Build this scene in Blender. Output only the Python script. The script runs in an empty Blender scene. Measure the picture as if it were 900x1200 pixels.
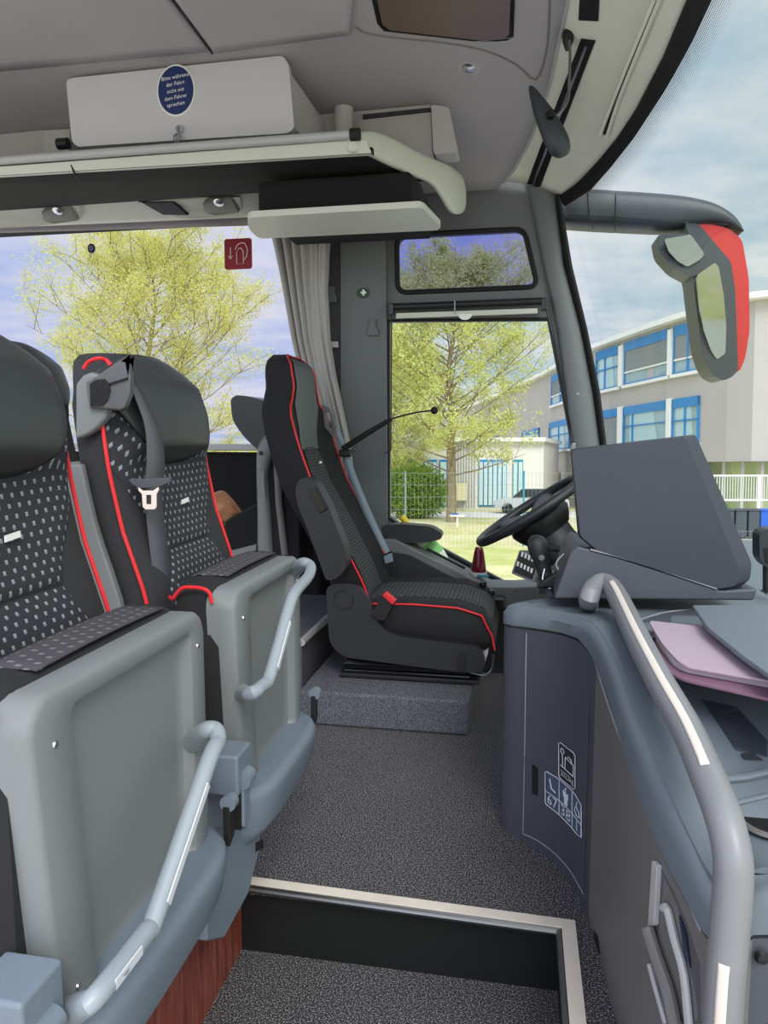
import bpy, bmesh, math, random
from mathutils import Vector, Matrix
from mathutils.bvhtree import BVHTree
from mathutils.geometry import tessellate_polygon
V = Vector
SC = bpy.context.scene
COL = SC.collection
PI = math.pi
# ------------------------------------------------------------------ camera model
FPX = 870.0
PSI = math.radians(10.4)
TH = math.atan(95 / 870)
CAM = V((0, 0, 1.0))

def basis(ps, th):
    F = V((-math.sin(ps) * math.cos(th), math.cos(ps) * math.cos(th), -math.sin(th)))
    R = V((math.cos(ps), math.sin(ps), 0))
    return R, R.cross(F), F
R_, U_, F_ = basis(PSI, TH)
THO = math.atan(50 / 870)            # the coach leans a little, so the outside horizon sits lower
Ro, Uo, Fo = basis(PSI, THO)

def mrot(r, u, f):
    m = Matrix.Identity(4)
    for i in range(3):
        m[i][0] = r[i]; m[i][1] = u[i]; m[i][2] = -f[i]
    return m
TOUT = Matrix.Translation(CAM) @ mrot(R_, U_, F_) @ mrot(Ro, Uo, Fo).transposed()
GZ = -2.5

def ray(px, py):
    return (F_ + R_ * ((px - 450) / FPX) - U_ * ((py - 600) / FPX))

def at(px, py, **k):
    r = ray(px, py); (ax, v), = k.items(); i = 'XYZ'.index(ax)
    return CAM + r * ((v - CAM[i]) / r[i])

def oat(px, py, D=None, Z=None):
    """point in the outside frame (origin = camera)"""
    r = (Fo + Ro * ((px - 450) / FPX) - Uo * ((py - 600) / FPX))
    if Z is not None:
        return r * (Z / r.z)
    fh = V((Fo.x, Fo.y, 0)).normalized()
    return r * (D / r.dot(fh))
# ------------------------------------------------------------------ mesh helpers
BASE = {}

class MB:
    def __init__(s):
        s.v = []; s.f = []
    def add(s, vs, fs):
        n = len(s.v); s.v += [V(p) for p in vs]; s.f += [[i + n for i in f] for f in fs]; return s
    def box(s, c, d, rot=None, taper=1.0):
        c = V(c); vs = []
        for z in (-1, 1):
            for y in (-1, 1):
                for x in (-1, 1):
                    k = taper if z > 0 else 1
                    p = V((x * d[0] / 2 * k, y * d[1] / 2 * k, z * d[2] / 2))
                    if rot: p = rot @ p
                    vs.append(c + p)
        return s.add(vs, [[0, 2, 3, 1], [4, 5, 7, 6], [0, 1, 5, 4], [2, 6, 7, 3], [0, 4, 6, 2], [1, 3, 7, 5]])
    def tube(s, pts, r, n=12, caps=True, closed=False, flat=1.0, up=None):
        pts = [V(p) for p in pts]; m = len(pts); rings = []
        prev = None
        for i, p in enumerate(pts):
            if closed: t = pts[(i + 1) % m] - pts[i - 1]
            else: t = pts[min(i + 1, m - 1)] - pts[max(i - 1, 0)]
            if t.length < 1e-9: t = V((0, 0, 1))
            t.normalize()
            if prev is None:
                a = V(up) if up is not None else (V((0, 0, 1)) if abs(t.z) < .9 else V((1, 0, 0)))
            else: a = prev
            a = a - t * a.dot(t)
            if a.length < 1e-6: a = t.orthogonal()
            a.normalize(); b = t.cross(a); prev = a
            rr = r[i] if isinstance(r, (list, tuple)) else r
            rings.append([p + a * (rr * math.cos(2 * PI * k / n)) + b * (rr * flat * math.sin(2 * PI * k / n)) for k in range(n)])
        return s.loft(rings, caps=caps and not closed, wrap=closed)
    def loft(s, rings, caps=True, wrap=False, closed=True):
        n = len(rings[0]); m = len(rings); vs = [p for r in rings for p in r]; fs = []
        for i in range(m if wrap else m - 1):
            a = i * n; b = ((i + 1) % m) * n
            for k in range(n if closed else n - 1):
                k2 = (k + 1) % n
                fs.append([a + k, a + k2, b + k2, b + k])
        if caps:
            fs.append(list(range(n))[::-1]); fs.append([(m - 1) * n + k for k in range(n)])
        return s.add(vs, fs)
    def slab(s, pts, d):
        """3D polygon pts swept along vector d"""
        pts = [V(p) for p in pts]; n = len(pts); d = V(d)
        vs = pts + [p + d for p in pts]
        tri = tessellate_polygon([pts])
        fs = [list(t) for t in tri] + [[a + n for a in t][::-1] for t in tri]
        for k in range(n):
            k2 = (k + 1) % n; fs.append([k, k + n, k2 + n, k2])
        return s.add(vs, fs)
    def holed(s, loops, d):
        d = V(d); flat = [V(p) for l in loops for p in l]; n = len(flat)
        tri = tessellate_polygon([[V(p) for p in l] for l in loops])
        fs = [list(t) for t in tri] + [[a + n for a in t][::-1] for t in tri]
        o = 0
        for l in loops:
            m = len(l)
            for k in range(m):
                fs.append([o + k, o + k + n, o + (k + 1) % m + n, o + (k + 1) % m])
            o += m
        return s.add(flat + [p + d for p in flat], fs)
    def grid(s, fn, nu, nv):
        vs = [fn(i / nu, j / nv) for j in range(nv + 1) for i in range(nu + 1)]
        fs = [[j * (nu + 1) + i, j * (nu + 1) + i + 1, (j + 1) * (nu + 1) + i + 1, (j + 1) * (nu + 1) + i] for j in range(nv) for i in range(nu)]
        return s.add(vs, fs)
    def lathe(s, prof, c, axis=(0, 0, 1), n=24, sc=(1, 1)):
        ax = V(axis).normalized(); a = ax.orthogonal().normalized(); b = ax.cross(a); c = V(c)
        rings = [[c + ax * h + a * (r * sc[0] * math.cos(2 * PI * k / n)) + b * (r * sc[1] * math.sin(2 * PI * k / n)) for k in range(n)] for r, h in prof]
        return s.loft(rings)
    def build(s, name, m, parent=None, smooth=True, bevel=0, seg=3, sub=0, solid=0, ang=35, label=None, out=False, loc=None, weld=False, recalc=True):
        me = bpy.data.meshes.new(name)
        b = V((0, 0, 0))
        if parent is not None: b = BASE[parent.name]
        elif loc is not None: b = V(loc)
        me.from_pydata([tuple(p - b) for p in s.v], [], s.f)
        bm = bmesh.new(); bm.from_mesh(me)
        if weld: bmesh.ops.remove_doubles(bm, verts=bm.verts, dist=1e-5)
        if recalc: bmesh.ops.recalc_face_normals(bm, faces=bm.faces)
        bm.to_mesh(me); bm.free()
        me.materials.append(m)
        o = bpy.data.objects.new(name, me); COL.objects.link(o)
        if parent is not None:
            o.parent = parent
        elif out: o.matrix_world = TOUT @ Matrix.Translation(b)
        else: o.location = b
        BASE[o.name] = b
        if smooth:
            me.polygons.foreach_set('use_smooth', [True] * len(me.polygons))
            me.set_sharp_from_angle(angle=math.radians(ang))
        if solid:
            k = o.modifiers.new('Solidify', 'SOLIDIFY'); k.thickness = solid; k.offset = 0
        if bevel:
            k = o.modifiers.new('Bevel', 'BEVEL'); k.width = bevel; k.segments = seg; k.limit_method = 'ANGLE'; k.angle_limit = math.radians(40)
            if smooth: me.set_sharp_from_angle(angle=math.radians(180))
            w = o.modifiers.new('WN', 'WEIGHTED_NORMAL')
        if sub:
            k = o.modifiers.new('Subsurf', 'SUBSURF'); k.levels = sub; k.render_levels = sub
            if smooth: me.set_sharp_from_angle(angle=math.radians(180))
        if label: o['label'] = label
        return o

def thing(name, label, cat, loc=(0, 0, 0), group=None, out=False):
    o = bpy.data.objects.new(name, None); COL.objects.link(o)
    if out: o.matrix_world = TOUT @ Matrix.Translation(V(loc))
    else: o.location = loc
    o.empty_display_size = .1
    BASE[o.name] = V(loc); return tag(o, label, cat, group)

def tag(o, label, cat, group=None, kind=None):
    o['label'] = label; o['category'] = cat
    if group: o['group'] = group
    if kind: o['kind'] = kind
    return o

def struct(o, label=None):
    o['kind'] = 'structure'
    if label: o['label'] = label
    return o

def catmull(pts, n=6, closed=False):
    pts = [V(p) for p in pts]; m = len(pts); out = []
    rng = range(m) if closed else range(m - 1)
    for i in rng:
        p0 = pts[i - 1] if (closed or i > 0) else pts[0] * 2 - pts[1]
        p1 = pts[i]; p2 = pts[(i + 1) % m]
        p3 = pts[(i + 2) % m] if (closed or i + 2 < m) else p2 * 2 - p1
        for k in range(n):
            t = k / n
            out.append(.5 * ((2 * p1) + (p2 - p0) * t + (2 * p0 - 5 * p1 + 4 * p2 - p3) * t * t + (3 * p1 - p0 - 3 * p2 + p3) * t ** 3))
    if not closed: out.append(pts[-1])
    return out

def lerp(a, b, t): return a + (b - a) * t
def interp(tab, x):
    if x <= tab[0][0]: return tab[0][1]
    for (a, b), (c, d) in zip(tab, tab[1:]):
        if x <= c:
            return b + (d - b) * (x - a) / (c - a)
    return tab[-1][1]
def sinterp(tab, x):
    if x <= tab[0][0]: return tab[0][1]
    for (a, b), (c, d) in zip(tab, tab[1:]):
        if x <= c:
            t = (x - a) / (c - a); t = t * t * (3 - 2 * t); return b + (d - b) * t
    return tab[-1][1]

def rrect(cx, cy, w, h, r, n=5):
    """rounded rectangle outline as 2D list"""
    o = []
    for (sx, sy, a0) in ((1, 1, 0), (-1, 1, 90), (-1, -1, 180), (1, -1, 270)):
        for k in range(n + 1):
            a = math.radians(a0 + 90 * k / n)
            o.append((cx + sx * (w / 2 - r) + r * math.cos(a), cy + sy * (h / 2 - r) + r * math.sin(a)))
    return o

def roundpoly(pts, r, n=4):
    """round the corners of a polygon of tuples (2D)"""
    out = []; m = len(pts)
    for i in range(m):
        p = V(pts[i]); a = V(pts[i - 1]) - p; b = V(pts[(i + 1) % m]) - p
        la, lb = a.length, b.length; rr = min(r, la * .45, lb * .45)
        p0 = p + a.normalized() * rr; p2 = p + b.normalized() * rr
        for k in range(n + 1):
            t = k / n; out.append(tuple((1 - t) ** 2 * p0 + 2 * t * (1 - t) * p + t * t * p2))
    return out

def bvh_of(o_or_mb):
    return BVHTree.FromPolygons([tuple(p) for p in o_or_mb.v], o_or_mb.f)

def hit(b, px, py, off=0.0):
    r = ray(px, py).normalized()
    loc, nor, i, d = b.ray_cast(CAM, r)
    if loc is None: return None
    if nor.dot(r) > 0: nor = -nor
    return loc + nor * off

def textmesh(s, size):
    cu = bpy.data.curves.new('t', 'FONT'); cu.body = s; cu.size = size; cu.align_x = 'CENTER'; cu.align_y = 'CENTER'; cu.resolution_u = 2
    ob = bpy.data.objects.new('t', cu); COL.objects.link(ob)
    bpy.context.view_layer.update()
    me = bpy.data.meshes.new_from_object(ob.evaluated_get(bpy.context.evaluated_depsgraph_get()))
    vs = [tuple(v.co) for v in me.vertices]; fs = [list(p.vertices) for p in me.polygons]
    bpy.data.objects.remove(ob); bpy.data.curves.remove(cu); bpy.data.meshes.remove(me)
    return vs, fs

def addtext(mb, s, size, fn):
    vs, fs = textmesh(s, size)
    mb.add([fn(x, y) for x, y, z in vs], fs)
# ------------------------------------------------------------------ materials
def srgb(r, g, b):
    f = lambda c: (c / 255 / 12.92) if c / 255 <= .04045 else ((c / 255 + .055) / 1.055) ** 2.4
    return (f(r), f(g), f(b), 1)

class NT:
    def __init__(s, m):
        m.use_nodes = True; s.t = m.node_tree; s.n = s.t.nodes; s.l = s.t.links
    def new(s, k, **p):
        n = s.n.new(k)
        for a, b in p.items(): setattr(n, a, b)
        return n
    def link(s, a, b): s.l.new(a, b)
    def math(s, op, a, b=None, clamp=False):
        n = s.new('ShaderNodeMath', operation=op); n.use_clamp = clamp
        for i, x in enumerate((a, b)):
            if x is None: continue
            if isinstance(x, (int, float)): n.inputs[i].default_value = x
            else: s.link(x, n.inputs[i])
        return n.outputs[0]
    def ramp(s, fac, stops):
        n = s.new('ShaderNodeValToRGB'); e = n.color_ramp.elements
        while len(e) < len(stops): e.new(.5)
        for i, (p, c) in enumerate(stops): e[i].position = p; e[i].color = c
        s.link(fac, n.inputs[0]); return n.outputs[0]
    def noise(s, scale, detail=2, rough=.5, vec=None):
        n = s.new('ShaderNodeTexNoise'); n.inputs['Scale'].default_value = scale; n.inputs['Detail'].default_value = detail; n.inputs['Roughness'].default_value = rough
        if vec is None:
            tc = s.new('ShaderNodeTexCoord'); vec = tc.outputs['Object']
        s.link(vec, n.inputs['Vector']); return n.outputs['Fac']

def mat(name, col, rough=.5, metal=0, spec=.5, grain=0, gscale=600, var=0, vscale=4, bumpd=.002, coat=0, emit=0):
    m = bpy.data.materials.new(name); t = NT(m); b = t.n['Principled BSDF']
    b.inputs['Roughness'].default_value = rough; b.inputs['Metallic'].default_value = metal; b.inputs['Specular IOR Level'].default_value = spec
    c = srgb(*col); b.inputs['Base Color'].default_value = c
    if coat: b.inputs['Coat Weight'].default_value = coat
    if var:
        f = t.noise(vscale, 4, .6)
        lo = tuple(x * (1 - var) for x in c[:3]) + (1,); hi = tuple(min(1, x * (1 + var)) for x in c[:3]) + (1,)
        t.link(t.ramp(f, [(.3, lo), (.7, hi)]), b.inputs['Base Color'])
    if grain:
        f = t.noise(gscale, 2)
        bp = t.new('ShaderNodeBump'); bp.inputs['Strength'].default_value = grain; bp.inputs['Distance'].default_value = bumpd
        t.link(f, bp.inputs['Height']); t.link(bp.outputs[0], b.inputs['Normal'])
    if emit:
        b.inputs['Emission Color'].default_value = c; b.inputs['Emission Strength'].default_value = emit
    return m

M = {}
M['ceil'] = mat('ceiling_felt', (172, 166, 168), .85, grain=.15, gscale=900, var=.03)
M['ceilpanel'] = mat('ceiling_panel', (180, 174, 176), .8, grain=.15, gscale=900, var=.03)
M['header'] = mat('header_plastic', (226, 226, 212), .5, grain=.08, var=.02)
M['locker'] = mat('locker_grey', (202, 200, 206), .5, grain=.08)
M['rail'] = mat('rail_grey', (176, 176, 176), .35)
M['cream'] = mat('cream_plastic', (206, 208, 196), .5)
M['black'] = mat('black_plastic', (24, 24, 26), .5)
M['blackmatte'] = mat('black_matte', (14, 14, 15), .9)
M['blackgloss'] = mat('black_gloss', (16, 16, 17), .25)
M['rubber'] = mat('black_rubber', (15, 15, 16), .7)
M['wall'] = mat('wall_grey', (103, 105, 107), .55, grain=.15, gscale=700, var=.02)
M['pillar'] = mat('pillar_grey', (104, 108, 110), .55, grain=.2, gscale=700)
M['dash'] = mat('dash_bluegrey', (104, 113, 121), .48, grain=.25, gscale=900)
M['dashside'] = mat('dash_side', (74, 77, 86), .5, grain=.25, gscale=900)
M['panelgrey'] = mat('console_panel_grey', (110, 108, 107), .5, grain=.15, gscale=900)
M['hood'] = mat('hood_dark', (55, 59, 69), .5, grain=.25, gscale=900)
M['shell'] = mat('seat_shell_grey', (122, 126, 128), .42, grain=.35, gscale=1000)
M['shelldark'] = mat('seat_shell_blue', (112, 123, 136), .42, grain=.3, gscale=1000)
M['handle'] = mat('handle_silver', (144, 152, 160), .35, grain=.1)
M['reflect'] = mat('reflective_strip', (205, 208, 215), .3)
M['railtube'] = mat('handrail_grey', (126, 127, 130), .38, grain=.1)
M['railstrip'] = mat('handrail_strip', (218, 208, 198), .5)
M['charcoal'] = mat('charcoal_fabric', (46, 46, 50), .9, grain=.4, gscale=1500)
M['blackfab'] = mat('black_fabric', (30, 30, 33), .9, grain=.4, gscale=1500)
M['leather'] = mat('dark_leather', (50, 54, 56), .36, grain=.3, gscale=500, bumpd=.001)
M['leathergrey'] = mat('grey_leather', (84, 90, 93), .42, grain=.3, gscale=500, bumpd=.001)
M['red'] = mat('red_piping', (220, 36, 44), .5)
M['belt'] = mat('belt_grey', (78, 80, 88), .65, grain=.3, gscale=1200)
M['beltlight'] = mat('belt_light', (128, 142, 156), .45)
M['chrome'] = mat('chrome', (220, 220, 222), .2, metal=1)
M['steel'] = mat('steel', (150, 152, 155), .35, metal=1)
M['white'] = mat('white_paint', (240, 240, 238), .4)
M['warmwhite'] = mat('warm_white', (236, 220, 214), .4)
M['driverplastic'] = mat('driver_seat_plastic', (38, 39, 43), .42, grain=.3, gscale=900)
M['nosing'] = mat('step_nosing', (216, 206, 194), .6, var=.06, vscale=12, grain=.2, gscale=300)
M['riser'] = mat('step_riser', (22, 24, 24), .45, var=.1, vscale=20)
M['folio'] = mat('folio_mauve', (172, 152, 166), .6, var=.03)
M['foliodark'] = mat('folio_mauve_dark', (122, 88, 108), .6)
M['maroon'] = mat('maroon_plastic', (104, 10, 34), .22)
M['brown'] = mat('brown_leather', (176, 122, 84), .6, var=.15, vscale=14)
M['curtain'] = mat('curtain_grey', (174, 170, 168), .9, grain=.3, gscale=800)
M['signred'] = mat('sign_red', (140, 14, 34), .5)
M['signblue'] = mat('sign_blue', (22, 44, 100), .5)
M['signdark'] = mat('sign_dark_blue', (30, 30, 80), .5)
M['signgreen'] = mat('sign_green', (34, 74, 44), .5)
M['stickblue'] = mat('sticker_slate_blue', (72, 88, 118), .5)
M['stickblack'] = mat('sticker_black', (38, 38, 46), .5)
M['stickwhite'] = mat('sticker_white', (214, 216, 222), .5)
M['screen'] = mat('screen_brown', (112, 96, 84), .3)
M['btn'] = mat('button_grey', (196, 198, 196), .4)
M['redpaint'] = mat('mirror_red', (184, 16, 10), .4)
M['mirrordark'] = mat('mirror_housing', (44, 50, 56), .42, grain=.2)
M['seam'] = mat('seam_dark', (44, 44, 50), .8)
M['seamlight'] = mat('seam_light', (152, 152, 160), .5)
M['bottle'] = mat('bottle_pale', (226, 236, 214), .2)
M['yellow'] = mat('cap_yellow', (235, 205, 40), .4)
M['green'] = mat('label_green', (130, 200, 110), .4)
M['bluecable'] = mat('blue_black', (26, 34, 60), .3)
M['concrete'] = mat('facade_plaster', (182, 176, 174), .9, var=.03, vscale=.5)
M['facadelight'] = mat('facade_light', (232, 228, 222), .9, var=.03, vscale=.6)
M['bwhite'] = mat('building_white', (236, 236, 232), .7)
M['bblue'] = mat('building_blue', (40, 130, 196), .5)
M['teal'] = mat('building_teal', (40, 140, 160), .5)
M['blind'] = mat('blind_grey', (150, 154, 156), .7)
M['curt2'] = mat('window_curtain', (196, 218, 222), .8)
M['wood2'] = mat('door_brown', (128, 72, 56), .6)
M['binblue'] = mat('bin_blue', (36, 90, 190), .5)
M['bindark'] = mat('bin_dark', (66, 74, 82), .6)
M['carsilver'] = mat('car_silver', (180, 184, 188), .3)
M['carglass'] = mat('car_glass', (40, 48, 54), .15)
M['wire'] = mat('fence_wire', (120, 134, 130), .5)
M['wire2'] = mat('railing_pale', (206, 208, 204), .6)
M['bark'] = mat('bark', (134, 120, 98), .9, var=.25, vscale=6)
M['curtpale'] = mat('pane_pale', (176, 206, 212), .2)
M['mirrorglass'] = mat('mirror_glass', (160, 168, 158), .04, metal=1)
M['greenglass'] = mat('green_glass', (170, 186, 140), .3, var=.3, vscale=.6)

def glass(name, tint, refl=.06, rough=0.0):
    m = bpy.data.materials.new(name); t = NT(m); t.n.remove(t.n['Principled BSDF'])
    tr = t.new('ShaderNodeBsdfTransparent'); tr.inputs[0].default_value = (*tint, 1)
    g = t.new('ShaderNodeBsdfGlossy'); g.inputs['Roughness'].default_value = rough
    lw = t.new('ShaderNodeLayerWeight'); lw.inputs[0].default_value = .25
    f = t.math('MULTIPLY', lw.outputs['Fresnel'], refl * 4, True)
    mx = t.new('ShaderNodeMixShader'); t.link(f, mx.inputs[0]); t.link(tr.outputs[0], mx.inputs[1]); t.link(g.outputs[0], mx.inputs[2])
    t.link(mx.outputs[0], t.n['Material Output'].inputs[0]); return m
M['glass'] = glass('clear_glass', (.97, .99, .98), .008)
M['glassrear'] = glass('rear_window_glass', (.95, .95, .99), .008)
M['glassblue'] = glass('blue_tinted_glass', (.60, .60, .86), .004)
M['bglass'] = mat('building_pane', (150, 176, 184), .12, var=.2, vscale=.4)

def leafmat(name, a, b, c):
    m = bpy.data.materials.new(name); t = NT(m); p = t.n['Principled BSDF']
    f = t.noise(2.2, 3, .7)
    colr = t.ramp(f, [(.3, srgb(*a)), (.5, srgb(*b)), (.7, srgb(*c))])
    t.link(colr, p.inputs['Base Color']); p.inputs['Roughness'].default_value = .7
    tl = t.new('ShaderNodeBsdfTranslucent'); t.link(colr, tl.inputs[0])
    mx = t.new('ShaderNodeMixShader'); mx.inputs[0].default_value = .5
    t.link(p.outputs[0], mx.inputs[1]); t.link(tl.outputs[0], mx.inputs[2]); t.link(mx.outputs[0], t.n['Material Output'].inputs[0])
    return m
M['leafA'] = leafmat('spring_leaves', (194, 192, 104), (216, 216, 128), (198, 206, 108))
M['leafB'] = leafmat('spring_leaves_bright', (192, 196, 108), (216, 218, 142), (178, 192, 98))
M['leafC'] = leafmat('shrub_leaves', (96, 128, 56), (138, 164, 70), (176, 190, 84))

def fabric(nm='patterned_fabric', ca=(45, 45, 52), cb_=(160, 166, 178)):
    m = bpy.data.materials.new(nm); t = NT(m); b = t.n['Principled BSDF']
    tc = t.new('ShaderNodeTexCoord'); sx = t.new('ShaderNodeSeparateXYZ'); t.link(tc.outputs['Object'], sx.inputs[0])
    fq = 56.0
    v = t.math('MULTIPLY', t.math('SUBTRACT', sx.outputs[2], sx.outputs[0]), fq)
    row = t.math('FLOOR', v)
    u = t.math('ADD', t.math('MULTIPLY', sx.outputs[1], fq * .84), t.math('MULTIPLY', t.math('MODULO', t.math('ABSOLUTE', row), 2), .5))
    fu = t.math('FRACT', u); fv = t.math('FRACT', v)
    m1 = t.math('LESS_THAN', t.math('ABSOLUTE', t.math('SUBTRACT', fu, .5)), .13)
    m2 = t.math('LESS_THAN', t.math('ABSOLUTE', t.math('SUBTRACT', fv, .5)), .22)
    mk = t.math('MULTIPLY', m1, m2)
    # fade the dashes along their length so they read as woven marks
    sh = t.math('MULTIPLY', mk, t.math('ADD', t.math('MULTIPLY', fv, .9), .25), True)
    mx = t.new('ShaderNodeMix', data_type='RGBA'); mx.inputs[6].default_value = srgb(*ca); mx.inputs[7].default_value = srgb(*cb_)
    t.link(sh, mx.inputs[0]); t.link(mx.outputs[2], b.inputs['Base Color']); b.inputs['Roughness'].default_value = .9
    bp = t.new('ShaderNodeBump'); bp.inputs['Strength'].default_value = .3; bp.inputs['Distance'].default_value = .002
    t.link(t.noise(1400, 2), bp.inputs['Height']); t.link(bp.outputs[0], b.inputs['Normal'])
    return m
M['fabric'] = fabric()
M['fabric2'] = fabric('patterned_fabric_grazing', (66, 64, 69), (128, 128, 136))  # backrest fabric again; base paler, dashes fainter, painted for grazing light on the pad

def drvfabric():
    m = bpy.data.materials.new('driver_dotted_fabric'); t = NT(m); b = t.n['Principled BSDF']
    tc = t.new('ShaderNodeTexCoord'); sx = t.new('ShaderNodeSeparateXYZ'); t.link(tc.outputs['Object'], sx.inputs[0])
    fq = 62.0
    v = t.math('MULTIPLY', t.math('SUBTRACT', sx.outputs[2], sx.outputs[0]), fq); row = t.math('FLOOR', v)
    u = t.math('ADD', t.math('MULTIPLY', sx.outputs[1], fq), t.math('MULTIPLY', t.math('MODULO', t.math('ABSOLUTE', row), 2), .5))
    m1 = t.math('LESS_THAN', t.math('ABSOLUTE', t.math('SUBTRACT', t.math('FRACT', u), .5)), .22)
    m2 = t.math('LESS_THAN', t.math('ABSOLUTE', t.math('SUBTRACT', t.math('FRACT', v), .5)), .22)
    mk = t.math('MULTIPLY', m1, m2)
    mx = t.new('ShaderNodeMix', data_type='RGBA'); mx.inputs[6].default_value = srgb(46, 47, 50); mx.inputs[7].default_value = srgb(92, 94, 98)
    t.link(mk, mx.inputs[0]); t.link(mx.outputs[2], b.inputs['Base Color']); b.inputs['Roughness'].default_value = .9
    return m
M['drvfab'] = drvfabric()

def carpet(name, base, speck, scale=260, thr=.62):
    m = bpy.data.materials.new(name); t = NT(m); b = t.n['Principled BSDF']
    f = t.noise(scale, 2, .6)
    g = t.noise(5, 3, .6)
    c1 = t.ramp(f, [(.36, srgb(*[x * .55 for x in base])), (.5, srgb(*base)), (thr, srgb(*speck))])
    mx = t.new('ShaderNodeMix', data_type='RGBA', blend_type='MULTIPLY'); mx.inputs[0].default_value = .35
    t.link(c1, mx.inputs[6]); t.link(t.ramp(g, [(.35, (.75, .75, .75, 1)), (.65, (1, 1, 1, 1))]), mx.inputs[7])
    t.link(mx.outputs[2], b.inputs['Base Color']); b.inputs['Roughness'].default_value = .95
    bp = t.new('ShaderNodeBump'); bp.inputs['Strength'].default_value = .5; bp.inputs['Distance'].default_value = .003
    t.link(f, bp.inputs['Height']); t.link(bp.outputs[0], b.inputs['Normal'])
    return m
M['carpet'] = carpet('floor_carpet', (46, 44, 49), (176, 172, 176), 300, .71)
M['carpet2'] = carpet('podium_carpet', (84, 84, 92), (134, 134, 142), 330, .7)

def wood():
    m = bpy.data.materials.new('red_wood'); t = NT(m); b = t.n['Principled BSDF']
    tc = t.new('ShaderNodeTexCoord'); mp = t.new('ShaderNodeMapping'); mp.inputs['Scale'].default_value = (1, 14, 1.2); t.link(tc.outputs['Object'], mp.inputs[0])
    f = t.noise(6, 4, .6, mp.outputs[0])
    t.link(t.ramp(f, [(.3, srgb(88, 40, 34)), (.5, srgb(132, 66, 54)), (.72, srgb(160, 92, 76))]), b.inputs['Base Color'])
    b.inputs['Roughness'].default_value = .45; return m
M['wood'] = wood()

def ground():
    m = bpy.data.materials.new('lawn_ground'); t = NT(m); b = t.n['Principled BSDF']
    tc = t.new('ShaderNodeTexCoord'); f = t.noise(.25, 5, .7); g = t.noise(3, 3, .7)
    a = t.ramp(f, [(.33, srgb(176, 180, 106)), (.48, srgb(204, 196, 146)), (.6, srgb(212, 200, 172))])
    mx = t.new('ShaderNodeMix', data_type='RGBA', blend_type='MULTIPLY'); mx.inputs[0].default_value = .5
    t.link(a, mx.inputs[6]); t.link(t.ramp(g, [(.3, (.7, .72, .6, 1)), (.6, (1, 1, 1, 1))]), mx.inputs[7])
    t.link(mx.outputs[2], b.inputs['Base Color']); b.inputs['Roughness'].default_value = 1; return m
M['ground'] = ground()
M['path'] = mat('path_paving', (214, 208, 204), .9, var=.05, vscale=1)

def frit():
    m = bpy.data.materials.new('frit_dots'); t = NT(m); p = t.n['Principled BSDF']
    p.inputs['Base Color'].default_value = (.01, .01, .012, 1)
    uv = t.new('ShaderNodeUVMap'); sx = t.new('ShaderNodeSeparateXYZ'); t.link(uv.outputs[0], sx.inputs[0])
    fu = t.math('SUBTRACT', t.math('FRACT', t.math('MULTIPLY', sx.outputs[0], 330)), .5)
    fv = t.math('SUBTRACT', t.math('FRACT', t.math('MULTIPLY', sx.outputs[1], 14)), .5)
    r2 = t.math('ADD', t.math('MULTIPLY', fu, fu), t.math('MULTIPLY', fv, fv))
    lim = t.math('MULTIPLY', t.math('SUBTRACT', 1.0, sx.outputs[1]), .16)
    mk = t.math('LESS_THAN', r2, lim)
    tr = t.new('ShaderNodeBsdfTransparent'); mx = t.new('ShaderNodeMixShader')
    t.link(mk, mx.inputs[0]); t.link(tr.outputs[0], mx.inputs[1]); t.link(p.outputs[0], mx.inputs[2]); t.link(mx.outputs[0], t.n['Material Output'].inputs[0])
    return m
M['frit'] = frit()
#@@PART2
# ------------------------------------------------------------------ cab shell
YW = 3.3
def W(px, py, y=YW): return at(px, py, Y=y)
def zc(y):
    if y <= 2.2: return 2.3
    return 1.93 + .37 * math.sqrt(max(0, 1 - ((y - 2.2) / 1.12) ** 2))
def onceil(px, py, off=0.0):
    r = ray(px, py); lo, hi = .5, 6.0
    for _ in range(60):
        t = (lo + hi) / 2; p = CAM + r * t
        if p.z > zc(p.y) - off: hi = t
        else: lo = t
        if p.y > YW: hi = min(hi, t)
    return CAM + r * lo

def floor_poly(pts, z, d): return [V((x, y, z)) for x, y in pts]
mb = MB()
mb.slab([V(p) for p in ((-2.7, 1.49, 0), (.102, 1.475, 0), (.102, .6, 0), (1.05, .6, 0), (1.05, 3.3, 0), (-2.7, 3.3, 0))], (0, 0, -.03))
mb.box((-.35, 1.0, -.185), (1.3, 1.0, .03))
struct(mb.build('floor', M['carpet'], smooth=False))
mb = MB(); mb.box((-.27, 1.494, -.09), (.76, .02, .165)); mb.box((.108, 1.04, -.09), (.02, .9, .165))
struct(mb.build('trim_1', M['riser'], smooth=False), 'dark riser of the step down to the door')
mb = MB(); z = .004
mb.slab([V(p) for p in ((-.62, 1.487, z), (.128, 1.462, z), (.128, .6, z), (.1, .6, z), (.1, 1.437, z), (-.62, 1.464, z))], (0, 0, .004))
struct(mb.build('trim_2', M['nosing'], smooth=False), 'pale step edge strip')
mb = MB(); mb.tube([(-.62, 1.46, -.003), (.094, 1.434, -.003), (.094, .6, -.003)], .008, 8)
struct(mb.build('trim_3', M['steel']), 'metal step edge profile')
# wood faced plinth below the passenger seats
mb = MB(); mb.box((-1.11, .95, -.03), (1.02, 1.09, .29)); struct(mb.build('wall_seat_plinth', M['wood'], bevel=.004), 'red brown wood plinth below the folding seats')
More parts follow.
